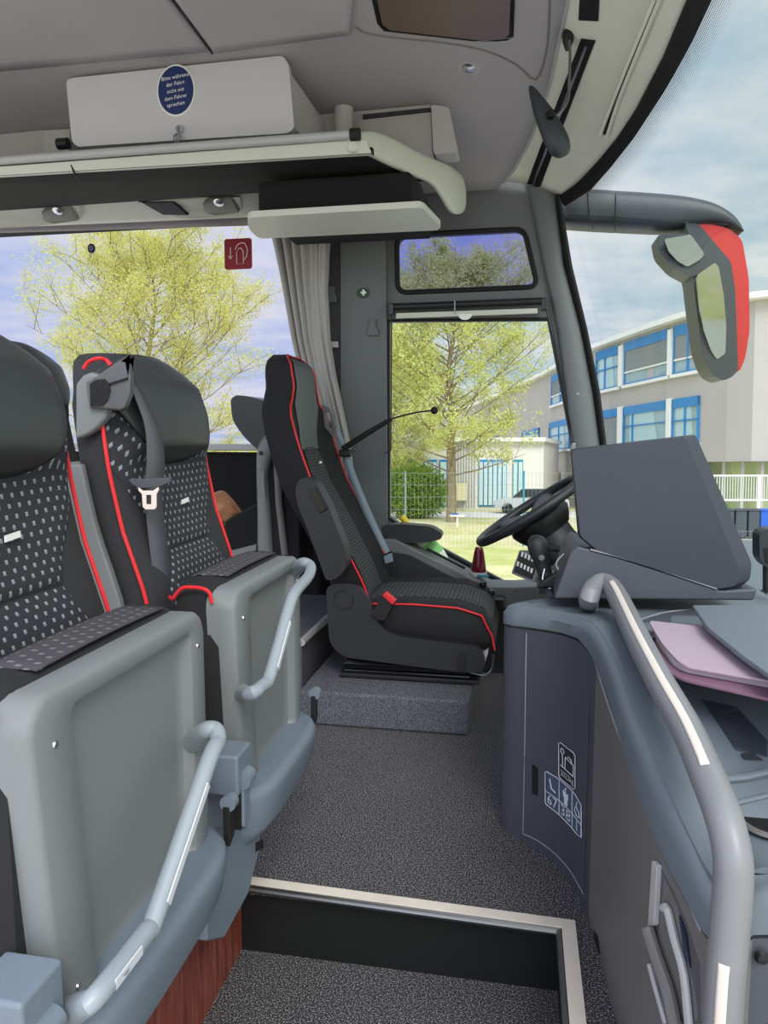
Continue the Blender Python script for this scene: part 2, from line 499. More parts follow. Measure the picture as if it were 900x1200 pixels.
# passenger floor podium behind the driver
mb = MB(); mb.box((-1.73, 2.9, .12), (1.94, .8, .24)); struct(mb.build('floor.001', M['carpet2'], bevel=.01), 'raised carpeted floor behind the driver')
mb = MB(); mb.tube([(-.76, 2.5, .245), (-2.6, 2.5, .245)], .014, 8); mb.tube([(-.76, 2.5, .245), (-.755, 3.28, .245)], .014, 8)
struct(mb.build('trim_4', M['rail']))
# driver podium
mb = MB(); a = at(553, 865, Z=0)
mb.box((-.44, 2.83, .06), (.58, .94, .12)); struct(mb.build('floor.002', M['carpet2'], bevel=.012), 'carpeted podium below the driver seat')

# ---- left wall (driver window wall)
mb = MB()
outer = [W(452, 205), W(618, 205), W(624, 234), W(640, 300), W(668, 430), W(690, 560), W(712, 700), W(452, 700)]
wl = [W(455, 376), W(642, 374), W(656, 440), W(672, 525), W(690, 610), W(700, 690), W(600, 688), (W(480, 624)), W(455, 606)][::-1]
qw = [W(*p) for p in roundpoly([(465, 276), (614, 268), (630, 336), (466, 343)], 12, 5)]
mb.holed([outer, qw, wl], (0, .07, 0)).build('w', M['wall'], smooth=False)
wall = bpy.data.objects['w']; wall.name = 'wall_left'; struct(wall)
mb = MB(); mb.slab([W(452, 700), W(712, 700), W(720, 1000), W(452, 1000)], (0, .07, 0))
mb.slab([W(399, 230, 3.27), W(452, 228, 3.27), W(454, 700, 3.27), W(399, 700, 3.27)], (0, .1, 0))
struct(mb.build('wall_left_pillar', M['pillar'], bevel=.01), 'grey window pillar behind the driver seat')
mb = MB(); mb.slab([W(372, 230), W(402, 230), W(402, 700), W(372, 700)], (0, .07, 0))
struct(mb.build('wall_left_channel', mat('channel_grey', (70, 72, 76), .6)), 'dark channel beside the pillar')
mb = MB(); mb.slab([V((-2.75, YW, .9)), V((-.86, YW, .9)), V((-.86, YW, -.1)), V((-2.75, YW, -.1))], (0, .07, 0))
mb.slab([V((-2.75, YW, 1.99)), V((-.86, YW, 1.99)), V((-.86, YW, 1.945)), V((-2.75, YW, 1.945))], (0, .07, 0))
struct(mb.build('wall_left_lower', M['blackmatte'], smooth=False), 'black lower wall beneath the rear side window')
mb = MB(); mb.box((-1.8, 3.27, .925), (1.9, .07, .03)); struct(mb.build('trim_5', M['rail'], bevel=.006), 'pale window sill strip')
# gaskets
def ring_tube(pts, r, name, m, **k): return MB().tube(pts, r, 8, closed=True).build(name, m, **k)
gq = [W(*p, 3.298) for p in roundpoly([(465, 276), (614, 268), (630, 336), (466, 343)], 12, 5)]
struct(ring_tube(gq, .011, 'trim_6', M['rubber']), 'black rubber gasket of the small upper window')
gl = [W(*p, 3.298) for p in ((455, 376), (642, 374), (656, 440), (672, 525), (690, 610), (700, 690), (600, 688), (480, 624), (455, 606))]
struct(ring_tube(gl, .009, 'trim_7', M['rubber']), 'black rubber gasket of the driver side window')
def pane(name, pts, m, label, d=(0, .006, 0)):
    return struct(MB().slab(pts, d).build(name, m, smooth=False), label)
pane('window_1', [V((-2.75, 3.335, .93)), V((-.86, 3.335, .93)), V((-.86, 3.335, 1.96)), V((-2.75, 3.335, 1.96))], M['glassrear'], 'rear side window pane')
pane('window_2', [p + V((0, .04, 0)) for p in wl], M['glass'], 'driver side window pane')
pane('window_3', [p + V((0, .04, 0)) for p in qw], M['glassblue'], 'blue tinted small upper window pane')

# A pillar as a rounded section
def pil(cols, yb, name, m, dy, rad=.02, label=None):
    rings = []
    for (y, l, r) in cols:
        a = W(l, y, yb); b = W(r, y, yb); w = b.x - a.x
        o = [V((a.x, yb + dy, a.z)), V((a.x, yb + .01, a.z)), V((a.x + .01, yb, a.z)), V((lerp(a.x, b.x, .55), yb - .006, a.z)), V((b.x - .02, yb + .0, b.z)), V((b.x, yb + .02, b.z)), V((b.x + .0, yb + dy, b.z))]
        rings.append(o)
    return struct(MB().loft(rings).build(name, m, ang=50), label)
pil([(195, 616, 650), (225, 620, 652), (310, 637, 662), (385, 654, 682), (460, 664, 696), (525, 671, 705), (700, 712, 735)], 3.27, 'wall_left_front_pillar', M['pillar'], .09, label='grey front pillar beside the windscreen')
pil([(200, 650, 657), (232, 652, 658), (310, 662, 671), (385, 682, 689), (460, 696, 704), (525, 705, 712), (700, 735, 742)], 3.265, 'trim_8', M['rubber'], .1, label='black windscreen seal along the front pillar')
mb = MB(); mb.lathe([(0, .004), (.006, .003), (.008, 0), (0, -.002)], W(677, 462, 3.268), (0, -1, 0), 12)
mb.build('screw_cover', M['steel']); tag(bpy.data.objects['screw_cover'], 'small round screw cover on the grey front pillar', 'screw')

# ---- ceiling
rimpix = [(665, 0), (660, 25), (654, 50), (646, 90), (634, 130), (620, 165), (602, 197), (582, 222), (560, 240)]
rim = [onceil(*p) for p in rimpix]
rim = [V((.115, .7, zc(.7))), V((.13, 1.4, zc(1.4))), V((.135, 1.9, zc(1.9)))] + [p for p in rim if p.y > 2.25]
rim.sort(key=lambda p: p.y)
rim = [p for i, p in enumerate(rim)]
rimX = lambda y: sinterp([(p.y, p.x) for p in rim], y) if False else interp([(p.y, p.x) for p in rim], y)
def wsp(L, z0, z1):
    out = [V((.40, .7, z0)), V((.44, 1.4, z0))]
    for (x, y) in L:
        # height falls gently towards the pillar
        t = 1 - (240 - y) / 240.0
        out.append(at(x, y, Z=lerp(z0, z1, max(0, min(1, t)) ** 1.5)))
    out.sort(key=lambda p: p.y)
    return out
wsin = wsp([(806, 0), (780, 63), (763, 96), (747, 127), (725, 160), (700, 190), (675, 215), (652, 232)], 2.09, 1.96)
wsout = wsp([(833, 0), (813, 43), (797, 73), (780, 103), (743, 160), (717, 193), (693, 220), (657, 243)], 2.05, 1.93)
def curve(L):
    return lambda y: V((interp([(p.y, p.x) for p in L], y), y, interp([(p.y, p.z) for p in L], y)))
cin, cout = curve(wsin), curve(wsout)
rows = 60; nx = 40
def cf(u, v):
    y = lerp(.7, 3.29, v); x = lerp(-2.75, rimX(y), u); return V((x, y, zc(y)))
cmb = MB().grid(cf, nx, rows)
struct(cmb.build('ceiling', M['ceil'], solid=.02))
cb = bvh_of(cmb)
def hf(u, v):
    y = lerp(.7, 3.27, v); A = V((rimX(y), y, zc(y))); B = cin(y)
    p = A.lerp(B, u); p.z += .012 * math.sin(PI * u); return p
hmb = MB().grid(hf, 14, 90)
struct(hmb.build('ceiling.001', M['header'], solid=.012), 'pale windscreen header panel')
hb = bvh_of(hmb)
mb = MB().grid(lambda u, v: cin(lerp(.7, 3.27, v)).lerp(cout(lerp(.7, 3.27, v)), u) + V((0, 0, -.004 - .01 * math.sin(PI * u))), 5, 80)
struct(mb.build('trim_9', M['blackmatte'], solid=.014), 'black seal around the windscreen top')
rt = [hf(0, i / 60) + V((0, 0, -.008)) for i in range(61)]
struct(MB().tube(rt, .007, 8).build('trim_10', M['rail']), 'rounded lip between ceiling and header panel')
# windscreen
def wbot(y):
    c = cout(y); return V((c.x + interp([(.7, .45), (2.2, .5), (3.27, .26)], y), y + interp([(.7, 0), (2.5, 0), (3.27, .02)], y), .55))
mb = MB().grid(lambda u, v: cout(lerp(.7, 3.27, v)).lerp(wbot(lerp(.7, 3.27, v)), u) + V((.05 * math.sin(PI * u), 0, 0)), 12, 40)
struct(mb.build('window_4', M['glass'], solid=.006), 'large curved windscreen')
fm = MB().grid(lambda u, v: cout(lerp(.7, 3.27, v)).lerp(wbot(lerp(.7, 3.27, v)), u * .055) + V((.05 * math.sin(PI * u * .055) - .006, 0, 0)), 4, 60)
fo = fm.build('trim_11', M['frit'], recalc=False); struct(fo, 'dotted black band printed along the windscreen top')
uvl = fo.data.uv_layers.new(name='UVMap')
for poly in fo.data.polygons:
    for li in poly.loop_indices:
        vi = fo.data.loops[li].vertex_index; uvl.data[li].uv = ((vi // 5) / 60, (vi % 5) / 4)

# decal: thin solid laid on a surface, from pixel outline (used for slots, panels and recesses)
def dslab(pts2, surf, off=.003, th=.004):
    ps = [hit(surf, *p, off=off) for p in pts2]
    ps = [p for p in ps if p]
    n = sum(((ps[i] - ps[0]).cross(ps[(i + 1) % len(ps)] - ps[0]) for i in range(1, len(ps) - 1)), V((0, 0, 0))).normalized()
    if n.dot(ps[0] - CAM) < 0: n = -n
    return MB().slab(ps, n * th)
def surfpath(pts2, surf, off, r, n=6, sm=3):
    ps = [hit(surf, *p, off=off) for p in pts2]; ps = [p for p in ps if p]
    return MB().tube(catmull(ps, sm), r, n)
def qslab(q, surf, off, m, name, nu=3, nv=24, solid=.002, par=None):
    def g(u, v):
        a = V(q[0]).lerp(V(q[1]), u); b = V(q[3]).lerp(V(q[2]), u); p = a.lerp(b, v); c = (V(q[0]) + V(q[1]) + V(q[2]) + V(q[3])) / 4
        for _ in range(60):
            h = hit(surf, p.x, p.y, off=off)
            if h: return h
            p = p.lerp(c, .03)
        return hit(surf, c.x, c.y, off=off)
    return MB().grid(g, nu, nv).build(name, m, par, solid=solid)
# ceiling panels
M['psu'] = mat('service_unit_grey', (176, 176, 166), .5)
pa = [(2, 2), (206, 2), (246, 55), (120, 70), (2, 78)]
pb = [(216, 2), (413, 2), (414, 18), (408, 30), (396, 37), (330, 46), (257, 55), (250, 50)]
struct(qslab([(-60, -60, 0), (159, -60, 0), (246, 55, 0), (-60, 84, 0)], cb, .013, M['ceilpanel'], 'ceiling_panel', 30, 12, .008), 'left ceiling panel')
struct(qslab([(167, -60, 0), (418, -60, 0), (409, 33, 0), (252, 55, 0)], cb, .016, M['ceilpanel'], 'ceiling_panel.001', 30, 12, .012), 'right ceiling panel')
struct(surfpath([(163, -60), (209.5, 1), (229, 28), (249, 56)], cb, .019, .004).build('trim_12', M['seam']))
struct(surfpath([(418, 28), (430, 35), (470, 41), (520, 46), (570, 56), (605, 72), (628, 90), (640, 60), (644, 20), (645, -40)], cb, .011, .004).build('trim_13', mat('seam_soft', (128, 122, 120), .8)))
for nm, poly in (('slot', [(683, 43), (700, 45), (632, 223), (615, 222)]), ('slot', [(682, -14), (705, -14), (703, 22), (680, 21)])):
    o = qslab([(x, y, 0) for x, y in poly], hb, .0085, M['blackmatte'], 'ventilation_slot')
    tag(o, 'long black slot crossing the pale header behind the mirror' if poly[0][1] == 43 else 'short black slot in the header at the top of the view', 'vent slot')
    if poly[0][1] == 43:
        surfpath([(690, 50), (625, 216)], hb, .012, .0045).build('slot_rail', M['steel'], parent=None)
        q = bpy.data.objects['slot_rail']; q.parent = o; q.location = (0, 0, 0)
o = surfpath([(784, -40), (768, 2), (744, 60), (722, 115), (706, 156)], hb, .013, .008).build('header_rail', M['header'])
tag(o, 'pale double rail with dark gap running along the header', 'rail')
q = surfpath([(790, -40), (774, 2), (750, 60), (728, 115), (714, 158)], hb, .013, .006).build('outer_rail', M['header']); q.parent = o
q = surfpath([(787, -40), (771, 2), (747, 60), (725, 115), (711, 154)], hb, .010, .006).build('gap', M['blackmatte']); q.parent = o
# ceiling spotlight
c = hit(cb, 549, 76); n = (CAM - c).normalized() * .35 + V((0, 0, -1)); n.normalize()
o = MB().lathe([(0, .012), (.024, .014), (.042, .006), (.046, -.01), (0, -.01)], c, n, 28, (1.25, 1)).build('ceiling_spotlight', M['ceilpanel']); tag(o, 'small oval reading spotlight in the grey ceiling', 'light')
q = MB().lathe([(0, .017), (.014, .016), (.021, .013), (.022, .005), (0, .004)], c, n, 24, (1.25, 1)).build('lens', M['chrome']); q.parent = o
# overhead monitor
sp = [(432, -50), (600, -50), (597, 34), (590, 39), (560, 40), (456, 28), (448, 22)]
t = thing('overhead_monitor', 'brownish flat screen folded into the ceiling at the top edge', 'monitor', hit(cb, 520, 20))
dslab([(425, -55), (605, -55), (602, 40), (592, 45), (556, 45), (450, 33), (442, 24)], cb, .002, -.008).build('bezel', M['blackmatte'], t)
dslab(sp, cb, .008, -.012).build('screen', M['screen'], t, bevel=.004)

# ---- interior mirror on a stalk
t = thing('interior_mirror', 'black interior mirror hanging on a thin bent stalk', 'mirror', hit(hb, 668, 40))
a = hit(hb, 668, 38, .01); D = a.y
cm = at(641, 142, Y=D - .1)
stalk = catmull([a, at(668, 60, Y=D - .03), at(667, 95, Y=D - .05), at(665, 118, Y=D - .07), at(655, 133, Y=D - .08), at(648, 137, Y=D - .09)], 5)
MB().tube(stalk, .0045, 8).build('stalk', M['steel'], t)
MB().lathe([(0, .02), (.012, .018), (.02, 0), (.017, -.02), (.008, -.045), (0, -.047)], a, (0, 0, 1), 16).build('mount', M['black'], t)
ax = (at(619, 101, Y=D - .1) - at(660, 184, Y=D - .1)); L = ax.length; ax.normalize()
side = V((.9, .25, .05)).normalized(); nrm = ax.cross(side).normalized(); side = nrm.cross(ax).normalized()
def ell(k, off):
    return [cm + ax * (L * .5 * k * math.copysign(abs(math.cos(2 * PI * i / 32)) ** .8, math.cos(2 * PI * i / 32))) + side * (.05 * k * (.62 - .42 * math.cos(2 * PI * i / 32)) * math.copysign(abs(math.sin(2 * PI * i / 32)) ** .8, math.sin(2 * PI * i / 32))) + nrm * off for i in range(32)]
s0 = 1 if nrm.dot(CAM - cm) > 0 else -1
MB().loft([ell(.3, .030 * s0), ell(.7, .026 * s0), ell(.92, .014 * s0), ell(1, 0), ell(.98, -.008 * s0)]).build('shell', M['mirrordark'], t)
MB().loft([ell(.95, -.0085 * s0), ell(.94, -.011 * s0)]).build('mirror_glass', M['mirrorglass'], t)
MB().lathe([(0, .02), (.012, .018), (.014, 0), (0, -.01)], cm + nrm * .03 * s0, nrm * s0, 14).build('joint', M['blackgloss'], t)

# ---- overhead rack along the left side
RY = 2.45
t = thing('luggage_rack', 'long overhead luggage rack with grey front rail above the left windows', 'luggage rack', (-1.2, 2.8, 1.9))
ra, rb = at(2, 188, Y=RY), at(412, 158, Y=RY); ra = ra + (ra - rb) * .6
MB().tube([ra, rb], .0145, 14, flat=1.0).build('front_rail', M['rail'], t)
MB().tube([rb - V((.004, 0, 0)), rb + V((.028, 0, 0))], .019, 14).build('rail_end_cap', M['rubber'], t)
q0, q1 = at(2, 196, Y=RY + .01), at(428, 164, Y=RY + .01); e0, e1 = at(2, 206, Y=RY + .03), at(436, 180, Y=RY + .03)
q0 += (q0 - q1) * .6; e0 += (e0 - e1) * .6
MB().slab([q0 + V((0, 0, .004)), q1 + V((0, 0, .004)), e1, e0], (0, .02, 0)).build('front_fascia', M['cream'], t, bevel=.004)
u0 = at(2, 238, Y=3.0); u1 = at(436, 222, Y=3.0)
MB().tube([at(82, 189, Y=RY + .02), at(88, 205, Y=RY + .03), at(96, 214, Y=RY + .12)], .004, 6).build('strap', M['rubber'], t)
# curved white end of the rack
secs = [(2.45, 414, 156, 178), (2.52, 436, 152, 181), (2.62, 460, 159, 193), (2.74, 488, 174, 206), (2.86, 512, 185, 217), (2.96, 532, 194, 248), (3.05, 544, 205, 250), (3.1, 547, 220, 244)]
rings = []
pts = [(at(x, t_, Y=y), at(x, b_, Y=y)) for y, x, t_, b_ in secs]
pt = catmull([p[0] for p in pts], 4); pb_ = catmull([p[1] for p in pts], 4)
for a, b in zip(pt, pb_):
    dn = V((-.035, .012, 0)); h = a - b; e = h.normalized() * .008
    rings.append([a - e, b + e, b + V(dn) * .25, b + V(dn), a + V(dn), a + V(dn) * .25])
MB().slab([e0, e1] + [p + V((-.01, .01, .006)) for p in pb_[5:16]] + [V((e0.x, 3.0, u1.z))], (0, 0, .02)).build('underside', M['blackmatte'], t, smooth=False)
MB().loft(rings).build('end_cap', M['cream'], t, ang=60, sub=1)
# service strip between the rack and the windows
sa = lambda x, y, Y: at(x, y, Y=Y)
def strip(x0, x1, rows_, name, m, par, **k):
    mbb = MB()
    ring = []
    for (yl, yr, Y) in rows_:
        ring.append((sa(x0, yl, Y), sa(x1, yr, Y)))
    vs = []; fs = []
    for i, (a, b) in enumerate(ring):
        d = (b - a); vs += [a - d * .9 if x0 <= 2 else a, b]
    for i in range(len(ring) - 1): fs.append([2 * i, 2 * i + 1, 2 * i + 3, 2 * i + 2])
    mbb.add(vs, fs); return mbb.build(name, m, par, solid=.008, **k)
strip(2, 306, [(234, 219, 2.98), (240, 226, 3.0), (262, 249, 3.12), (266, 253, 3.16)], 'service_strip', M['cream'], t, ang=60)
strip(2, 306, [(266, 253, 3.16), (272, 263, 3.26)], 'lower_strip', mat('purple_grey', (120, 112, 118), .6), t)
for k, (x0, x1) in enumerate(((-60, 92), (163, 281))):
    g = thing('passenger_service_unit', 'overhead service unit with dark vent and reading lamp, nearest the cream shelf' if k else 'overhead service unit with dark vent and reading lamp, at the left edge', 'service unit', at((x0 + x1) / 2, 245, Y=3.0), group='overhead service units')
    sl = -.052
    def ln(x, y0, Y): return at(x, y0 + sl * x, Y=Y)
    top = [ln(lerp(x0, x1, i / 8), 242.5 + (2.5 * (abs(i - 4) / 4) ** 2), 2.96) for i in range(9)]
    bot = [ln(lerp(x0 + 28 if not k else x0 + 45, x1, i / 8) if i < 8 else x1 + 2, 268 - 5 * (abs(i - 3) / 5) ** 2, 3.06) for i in range(9)]
    MB().slab(top + bot[::-1], (0, .03, .03)).build('body', M['psu'], g, bevel=.008)
    MB().tube(catmull([p + V((0, -.002, 0)) for p in top], 2), .0035, 6).build('edge_line', M['black'], g)
    dk = [ln(x0 + 2, 246, 2.955), ln(x0 + 40, 248, 2.96), ln(x0 + 58, 264, 3.03), ln(x0 + 28, 262, 3.03)]
    MB().slab(dk, (0, .02, .02)).build('vent', M['black'], g, bevel=.003)
    lx = x1 - 27
    lp = [ln(lx - 17, 252, 2.95), ln(lx - 10, 245, 2.95), ln(lx + 17, 245, 2.95), ln(lx + 26, 264, 3.03), ln(lx - 2, 266, 3.03), ln(lx - 14, 262, 3.02)]
    bz = MB().slab(lp, (0, .02, .02)).build('lamp_bezel', mat('bezel_grey', (110, 112, 100), .4), g, bevel=.004)
    MB().lathe([(0, .004), (.016, .003), (.02, 0), (0, -.006)], ln(lx + 2, 251, 2.95), (0, -.6, -1), 18).build('lamp', M['chrome'], bz)
# locker on the rack
LY = 2.56
t = thing('overhead_locker', 'pale grey overhead locker with blue round notice and key', 'locker', at(200, 165, Y=LY))
ol = roundpoly([(77, 92), (331, 65), (338, 74), (345, 150), (338, 156), (90, 172), (84, 165)], 8, 4)
MB().slab([at(*p, Y=LY) for p in ol], (0, .03, 0)).build('door', M['locker'], t, bevel=.008)
fr = [(80, 96), (332, 70), (346, 152), (90, 172)]; bk = [(80, 100), (345, 75), (367, 150), (90, 172)]
MB().loft([[at(*p, Y=LY + .03) for p in fr], [V((at(*q, Y=LY + .03).x + (.07 if i in (1, 2) else 0), LY + .34, at(*p, Y=LY + .03).z - (.09 if i < 2 else 0))) for i, (p, q) in enumerate(zip(fr, fr))]]).build('body', M['locker'], t, bevel=.015)
MB().box(at(205, 70, Y=LY + .02) + V((0, .01, -.012)), (.9, .02, .01)) 
cc = at(206, 106, Y=LY - .002)
def disc(c, rx, rz, d, n=40): return [c + V((rx * math.cos(2 * PI * i / n), 0, rz * math.sin(2 * PI * i / n))) for i in range(n)]
st = MB().slab(disc(cc, .071, .086, 0), (0, .003, 0)).build('round_notice', M['white'], t, smooth=False, label='round blue notice asking passengers not to talk to the driver')
MB().slab(disc(cc - V((0, .0012, 0)), .066, .080, 0), (0, .003, 0)).build('notice_face', M['signblue'], st, smooth=False)
mb = MB()
for i, s in enumerate(['Bitte während', 'der Fahrt', 'nicht mit', 'dem Fahrer', 'sprechen']):
    zz = cc.z + .044 - i * .0225
    addtext(mb, s, .0185, lambda x, y, zz=zz: V((cc.x + x * .98, cc.y - .0025, zz + y + x * .1)))
mb.build('notice_text', M['white'], st, smooth=False, recalc=False)
kc = at(211, 152, Y=LY - .004)
lk = MB().lathe([(0, .014), (.012, .013), (.014, 0), (0, -.01)], kc, (0, -1, 0), 16).build('lock', M['chrome'], t)
MB().slab([kc + V((-.003, -.016, .004)), kc + V((.003, -.016, .004)), kc + V((.003, -.016, -.02)), kc + V((.012, -.016, -.028)), kc + V((.004, -.016, -.045)), kc + V((-.01, -.016, -.04)), kc + V((-.012, -.016, -.024)), kc + V((-.003, -.016, -.02))], (0, -.003, 0)).build('key', M['steel'], lk)
MB().tube([kc + V((.012 * math.cos(a * PI / 8) - .004, -.02, -.035 + .014 * math.sin(a * PI / 8))) for a in range(16)], .0018, 6, closed=True).build('key_ring', M['steel'], lk)
# panel right of the locker and pieces behind the rack
t = thing('rack_rear_panel', 'grey boxed panel with dark groove at the front end of the rack', 'panel', at(470, 160, Y=2.9))
bp = [at(x, y, Y=2.86) for x, y in ((368, 135), (505, 122), (508, 190), (368, 190))]
MB().slab(bp, (0, .06, 0)).build('back_plate', M['ceil'], t, bevel=.004)
MB().slab([at(x, y, Y=2.85) for x, y in ((425, 134), (505, 126), (505, 130), (425, 139))], (0, .02, 0)).build('groove', M['seam'], t)
MB().slab([at(x, y, Y=2.84) for x, y in roundpoly([(505, 122), (526, 125), (537, 178), (508, 181)], 4, 3)], (0, .1, 0)).build('end_piece', M['ceilpanel'], t, bevel=.01)
MB().tube([at(403, 127, Y=2.8), at(403, 160, Y=2.8)], .034, 16).build('column', M['ceilpanel'], t)
t = thing('rack_rear_panel', 'grey boxed section with black knob left of the overhead locker', 'panel', at(40, 165, Y=2.75))
MB().slab([at(x, y, Y=2.8) for x, y in ((-60, 163), (52, 152), (52, 185), (-60, 190))], (0, .06, 0)).build('back_plate', M['ceil'], t, bevel=.004)
MB().slab([at(x, y, Y=2.77) for x, y in ((50, 152), (82, 150), (82, 182), (50, 184))], (0, .06, 0)).build('end_piece', M['ceilpanel'], t, bevel=.008)
MB().tube([at(68, 169, Y=2.7), at(80, 168, Y=2.7)], .02, 14).build('knob', M['black'], t)

# black box and cream shelf below the rack
t = thing('overhead_shelf', 'cream white shelf under a black box above the curtain', 'shelf', (-.65, 2.7, 1.75))
SZ = 1.75
sp = [at(*p, Z=SZ) for p in roundpoly([(290, 255), (495, 243), (517, 266), (513, 270), (303, 280), (291, 268)], 6, 4)]
MB().slab(sp, (0, 0, .022)).build('shelf', M['cream'], t, bevel=.006)
b0 = at(300, 252, Z=SZ + .02); b1 = at(497, 240, Z=SZ + .02)
MB().slab([V((b0.x, b0.y + .02, SZ + .024)), V((b1.x - .05, b1.y + .02, SZ + .024)), V((b1.x - .03, b1.y + .12, SZ + .024)), V((b1.x - .03, 3.1, SZ + .024)), V((b0.x, 3.1, SZ + .024))], (0, 0, .115)).build('box', M['blackmatte'], t, bevel=.012)

# ---- wall details
def wallslab(poly, name, m, y=3.265, d=.012, parent=None, bevel=.0, r=0):
    p2 = roundpoly(poly, r, 3) if r else poly
    return MB().slab([at(x, yy, Y=y) for x, yy in p2], (0, d, 0)).build(name, m, parent, bevel=bevel, smooth=bevel > 0)
c = at(425, 343, Y=3.262)
t = MB().slab(disc(c, .027, .022, 0), (0, .006, 0)).build('first_aid_sticker', M['signgreen'], smooth=False); tag(t, 'oval dark green first aid sticker with white cross on the pillar', 'sticker')
mb = MB(); mb.box(c + V((.004, -.002, 0)), (.024, .004, .008)); mb.box(c + V((.004, -.002, 0)), (.008, .0042, .026)); q = mb.build('cross', M['white'], smooth=False); q.parent = t
for i, (x, y, lab) in enumerate(((436, 384, 'grey coat hook on the pillar below the green sticker'), (388, 345, 'grey coat hook half hidden beside the curtain'))):
    t = thing('coat_hook', lab, 'hook', at(x, y, Y=3.26), group='coat hooks')
    yy = 3.262 if i == 0 else 3.292
    wallslab([(x - 3, y - 10), (x + 4, y - 10), (x + 4, y - 2), (x + 7, y + 3), (x + 7, y + 9), (x - 6, y + 9), (x - 6, y + 3), (x - 3, y - 2)], 'hook_plate', M['wall'], yy - .008, .014, t, bevel=.003)
t = wallslab([(387, 400), (396, 400), (396, 407), (387, 407)], 'curtain_clip', M['locker'], 3.27, .02, bevel=.002); tag(t, 'small pale clip holding the curtain edge to the wall channel', 'clip')

# roller blind
t = thing('roller_blind', 'rolled up black blind with pale pull bar above the driver window', 'blind', at(548, 362, Y=3.24))
MB().tube([at(460, 360, Y=3.24), at(636, 353, Y=3.24)], .016, 14).build('roll', M['black'], t)
MB().slab([at(464, 367, Y=3.235), at(630, 361, Y=3.235), at(630, 367, Y=3.235), at(464, 373, Y=3.235)], (0, .012, 0)).build('pull_bar', M['cream'], t, bevel=.002)
pc = at(545, 368, Y=3.232)
MB().slab([pc + V((.03 * math.cos(a * PI / 10), 0, -.024 * math.sin(a * PI / 10))) for a in range(11)], (0, .006, 0)).build('pull_tab', M['white'], t)
for x, y in ((459, 363), (637, 357)):
    MB().box(at(x, y, Y=3.24), (.022, .04, .05)).build('bracket', M['blackgloss'], t, bevel=.004)
MB().tube([at(533, 352, Y=3.22), at(533, 368, Y=3.22)], .003, 6).build('clip', M['steel'], t)
MB().tube([at(459, 368, Y=3.24), at(458, 528, Y=3.24), at(451, 531, Y=3.25)], .0028, 6).build('cord', M['black'], t)
MB().tube([at(640, 362, Y=3.24), at(660, 470, Y=3.24), at(670, 520, Y=3.24)], .0028, 6).build('cord', M['black'], t)
MB().tube([at(643, 362, Y=3.24), at(658, 440, Y=3.24), at(672, 518, Y=3.24)], .0022, 6).build('cord', M['black'], t)
MB().box(at(672, 526, Y=3.25), (.018, .02, .05)).build('cord_end', M['steel'], t, bevel=.003)

# stickers on the rear window
def sticker(px, py, w, h, r, m, name, lab):
    c = at(px, py, Y=3.325)
    return tag(MB().slab([c + V((x, 0, z)) for x, z in rrect(0, 0, w, h, r)], (0, .003, 0)).build(name, m, smooth=False), lab, 'sticker'), c
s, c = sticker(279, 297.5, .132, .136, .012, M['signred'], 'emergency_sticker', 'dark red square emergency sticker with white arrow on the rear window')
mb = MB(); f = lambda x, z: c + V((x, -.003, z))
mb.tube([f(-.035, .03), f(-.035, -.02)], .0022, 6); mb.tube([f(-.045, -.008), f(-.035, -.022), f(-.025, -.008)], .0022, 6)
mb.tube(catmull([f(-.012, .018), f(.0, .04), f(.03, .046), f(.045, .02), f(.042, -.01), f(.028, -.03)], 4), .0022, 6)
mb.tube([f(-.006, .006), f(-.006, -.046), f(.026, -.046), f(.026, .01), f(.016, .024), f(.004, .024)], .0022, 6, closed=True)
q = mb.build('symbol', M['warmwhite']); q.parent = s
s, c = sticker(107, 291, .038, .044, .0185, M['signdark'], 'round_sticker', 'tiny round dark blue sticker at the top of the rear window')
q = MB().tube([c + V((.008 * math.cos(a), -.003, .008 * math.sin(a))) for a in [k * PI / 6 for k in range(12)]], .0012, 5, closed=True).build('symbol', M['locker']); q.parent = s

# curtain
lt = [(274, 315), (300, 321), (340, 330), (400, 342), (440, 352), (510, 376), (560, 392)]
rtb = [(274, 388), (340, 385), (400, 388), (440, 394), (480, 402), (515, 409), (560, 414)]
def cur(u, v):
    py = lerp(268, 560, v); x = lerp(interp(lt, py), interp(rtb, py), u)
    ph = u * 2 * PI * 6.5 + .8 * math.sin(v * 3) ; dep = .022 * math.sin(ph) + .011 * math.sin(ph * 2.1 + 1 + v * 2)
    p = at(x + 2.0 * math.cos(ph), py, Y=3.2); return V((p.x, p.y + dep, p.z))
o = MB().grid(cur, 120, 40).build('curtain', M['curtain'], solid=.003, ang=180); tag(o, 'light grey gathered curtain hanging between rear window and pillar', 'curtain')
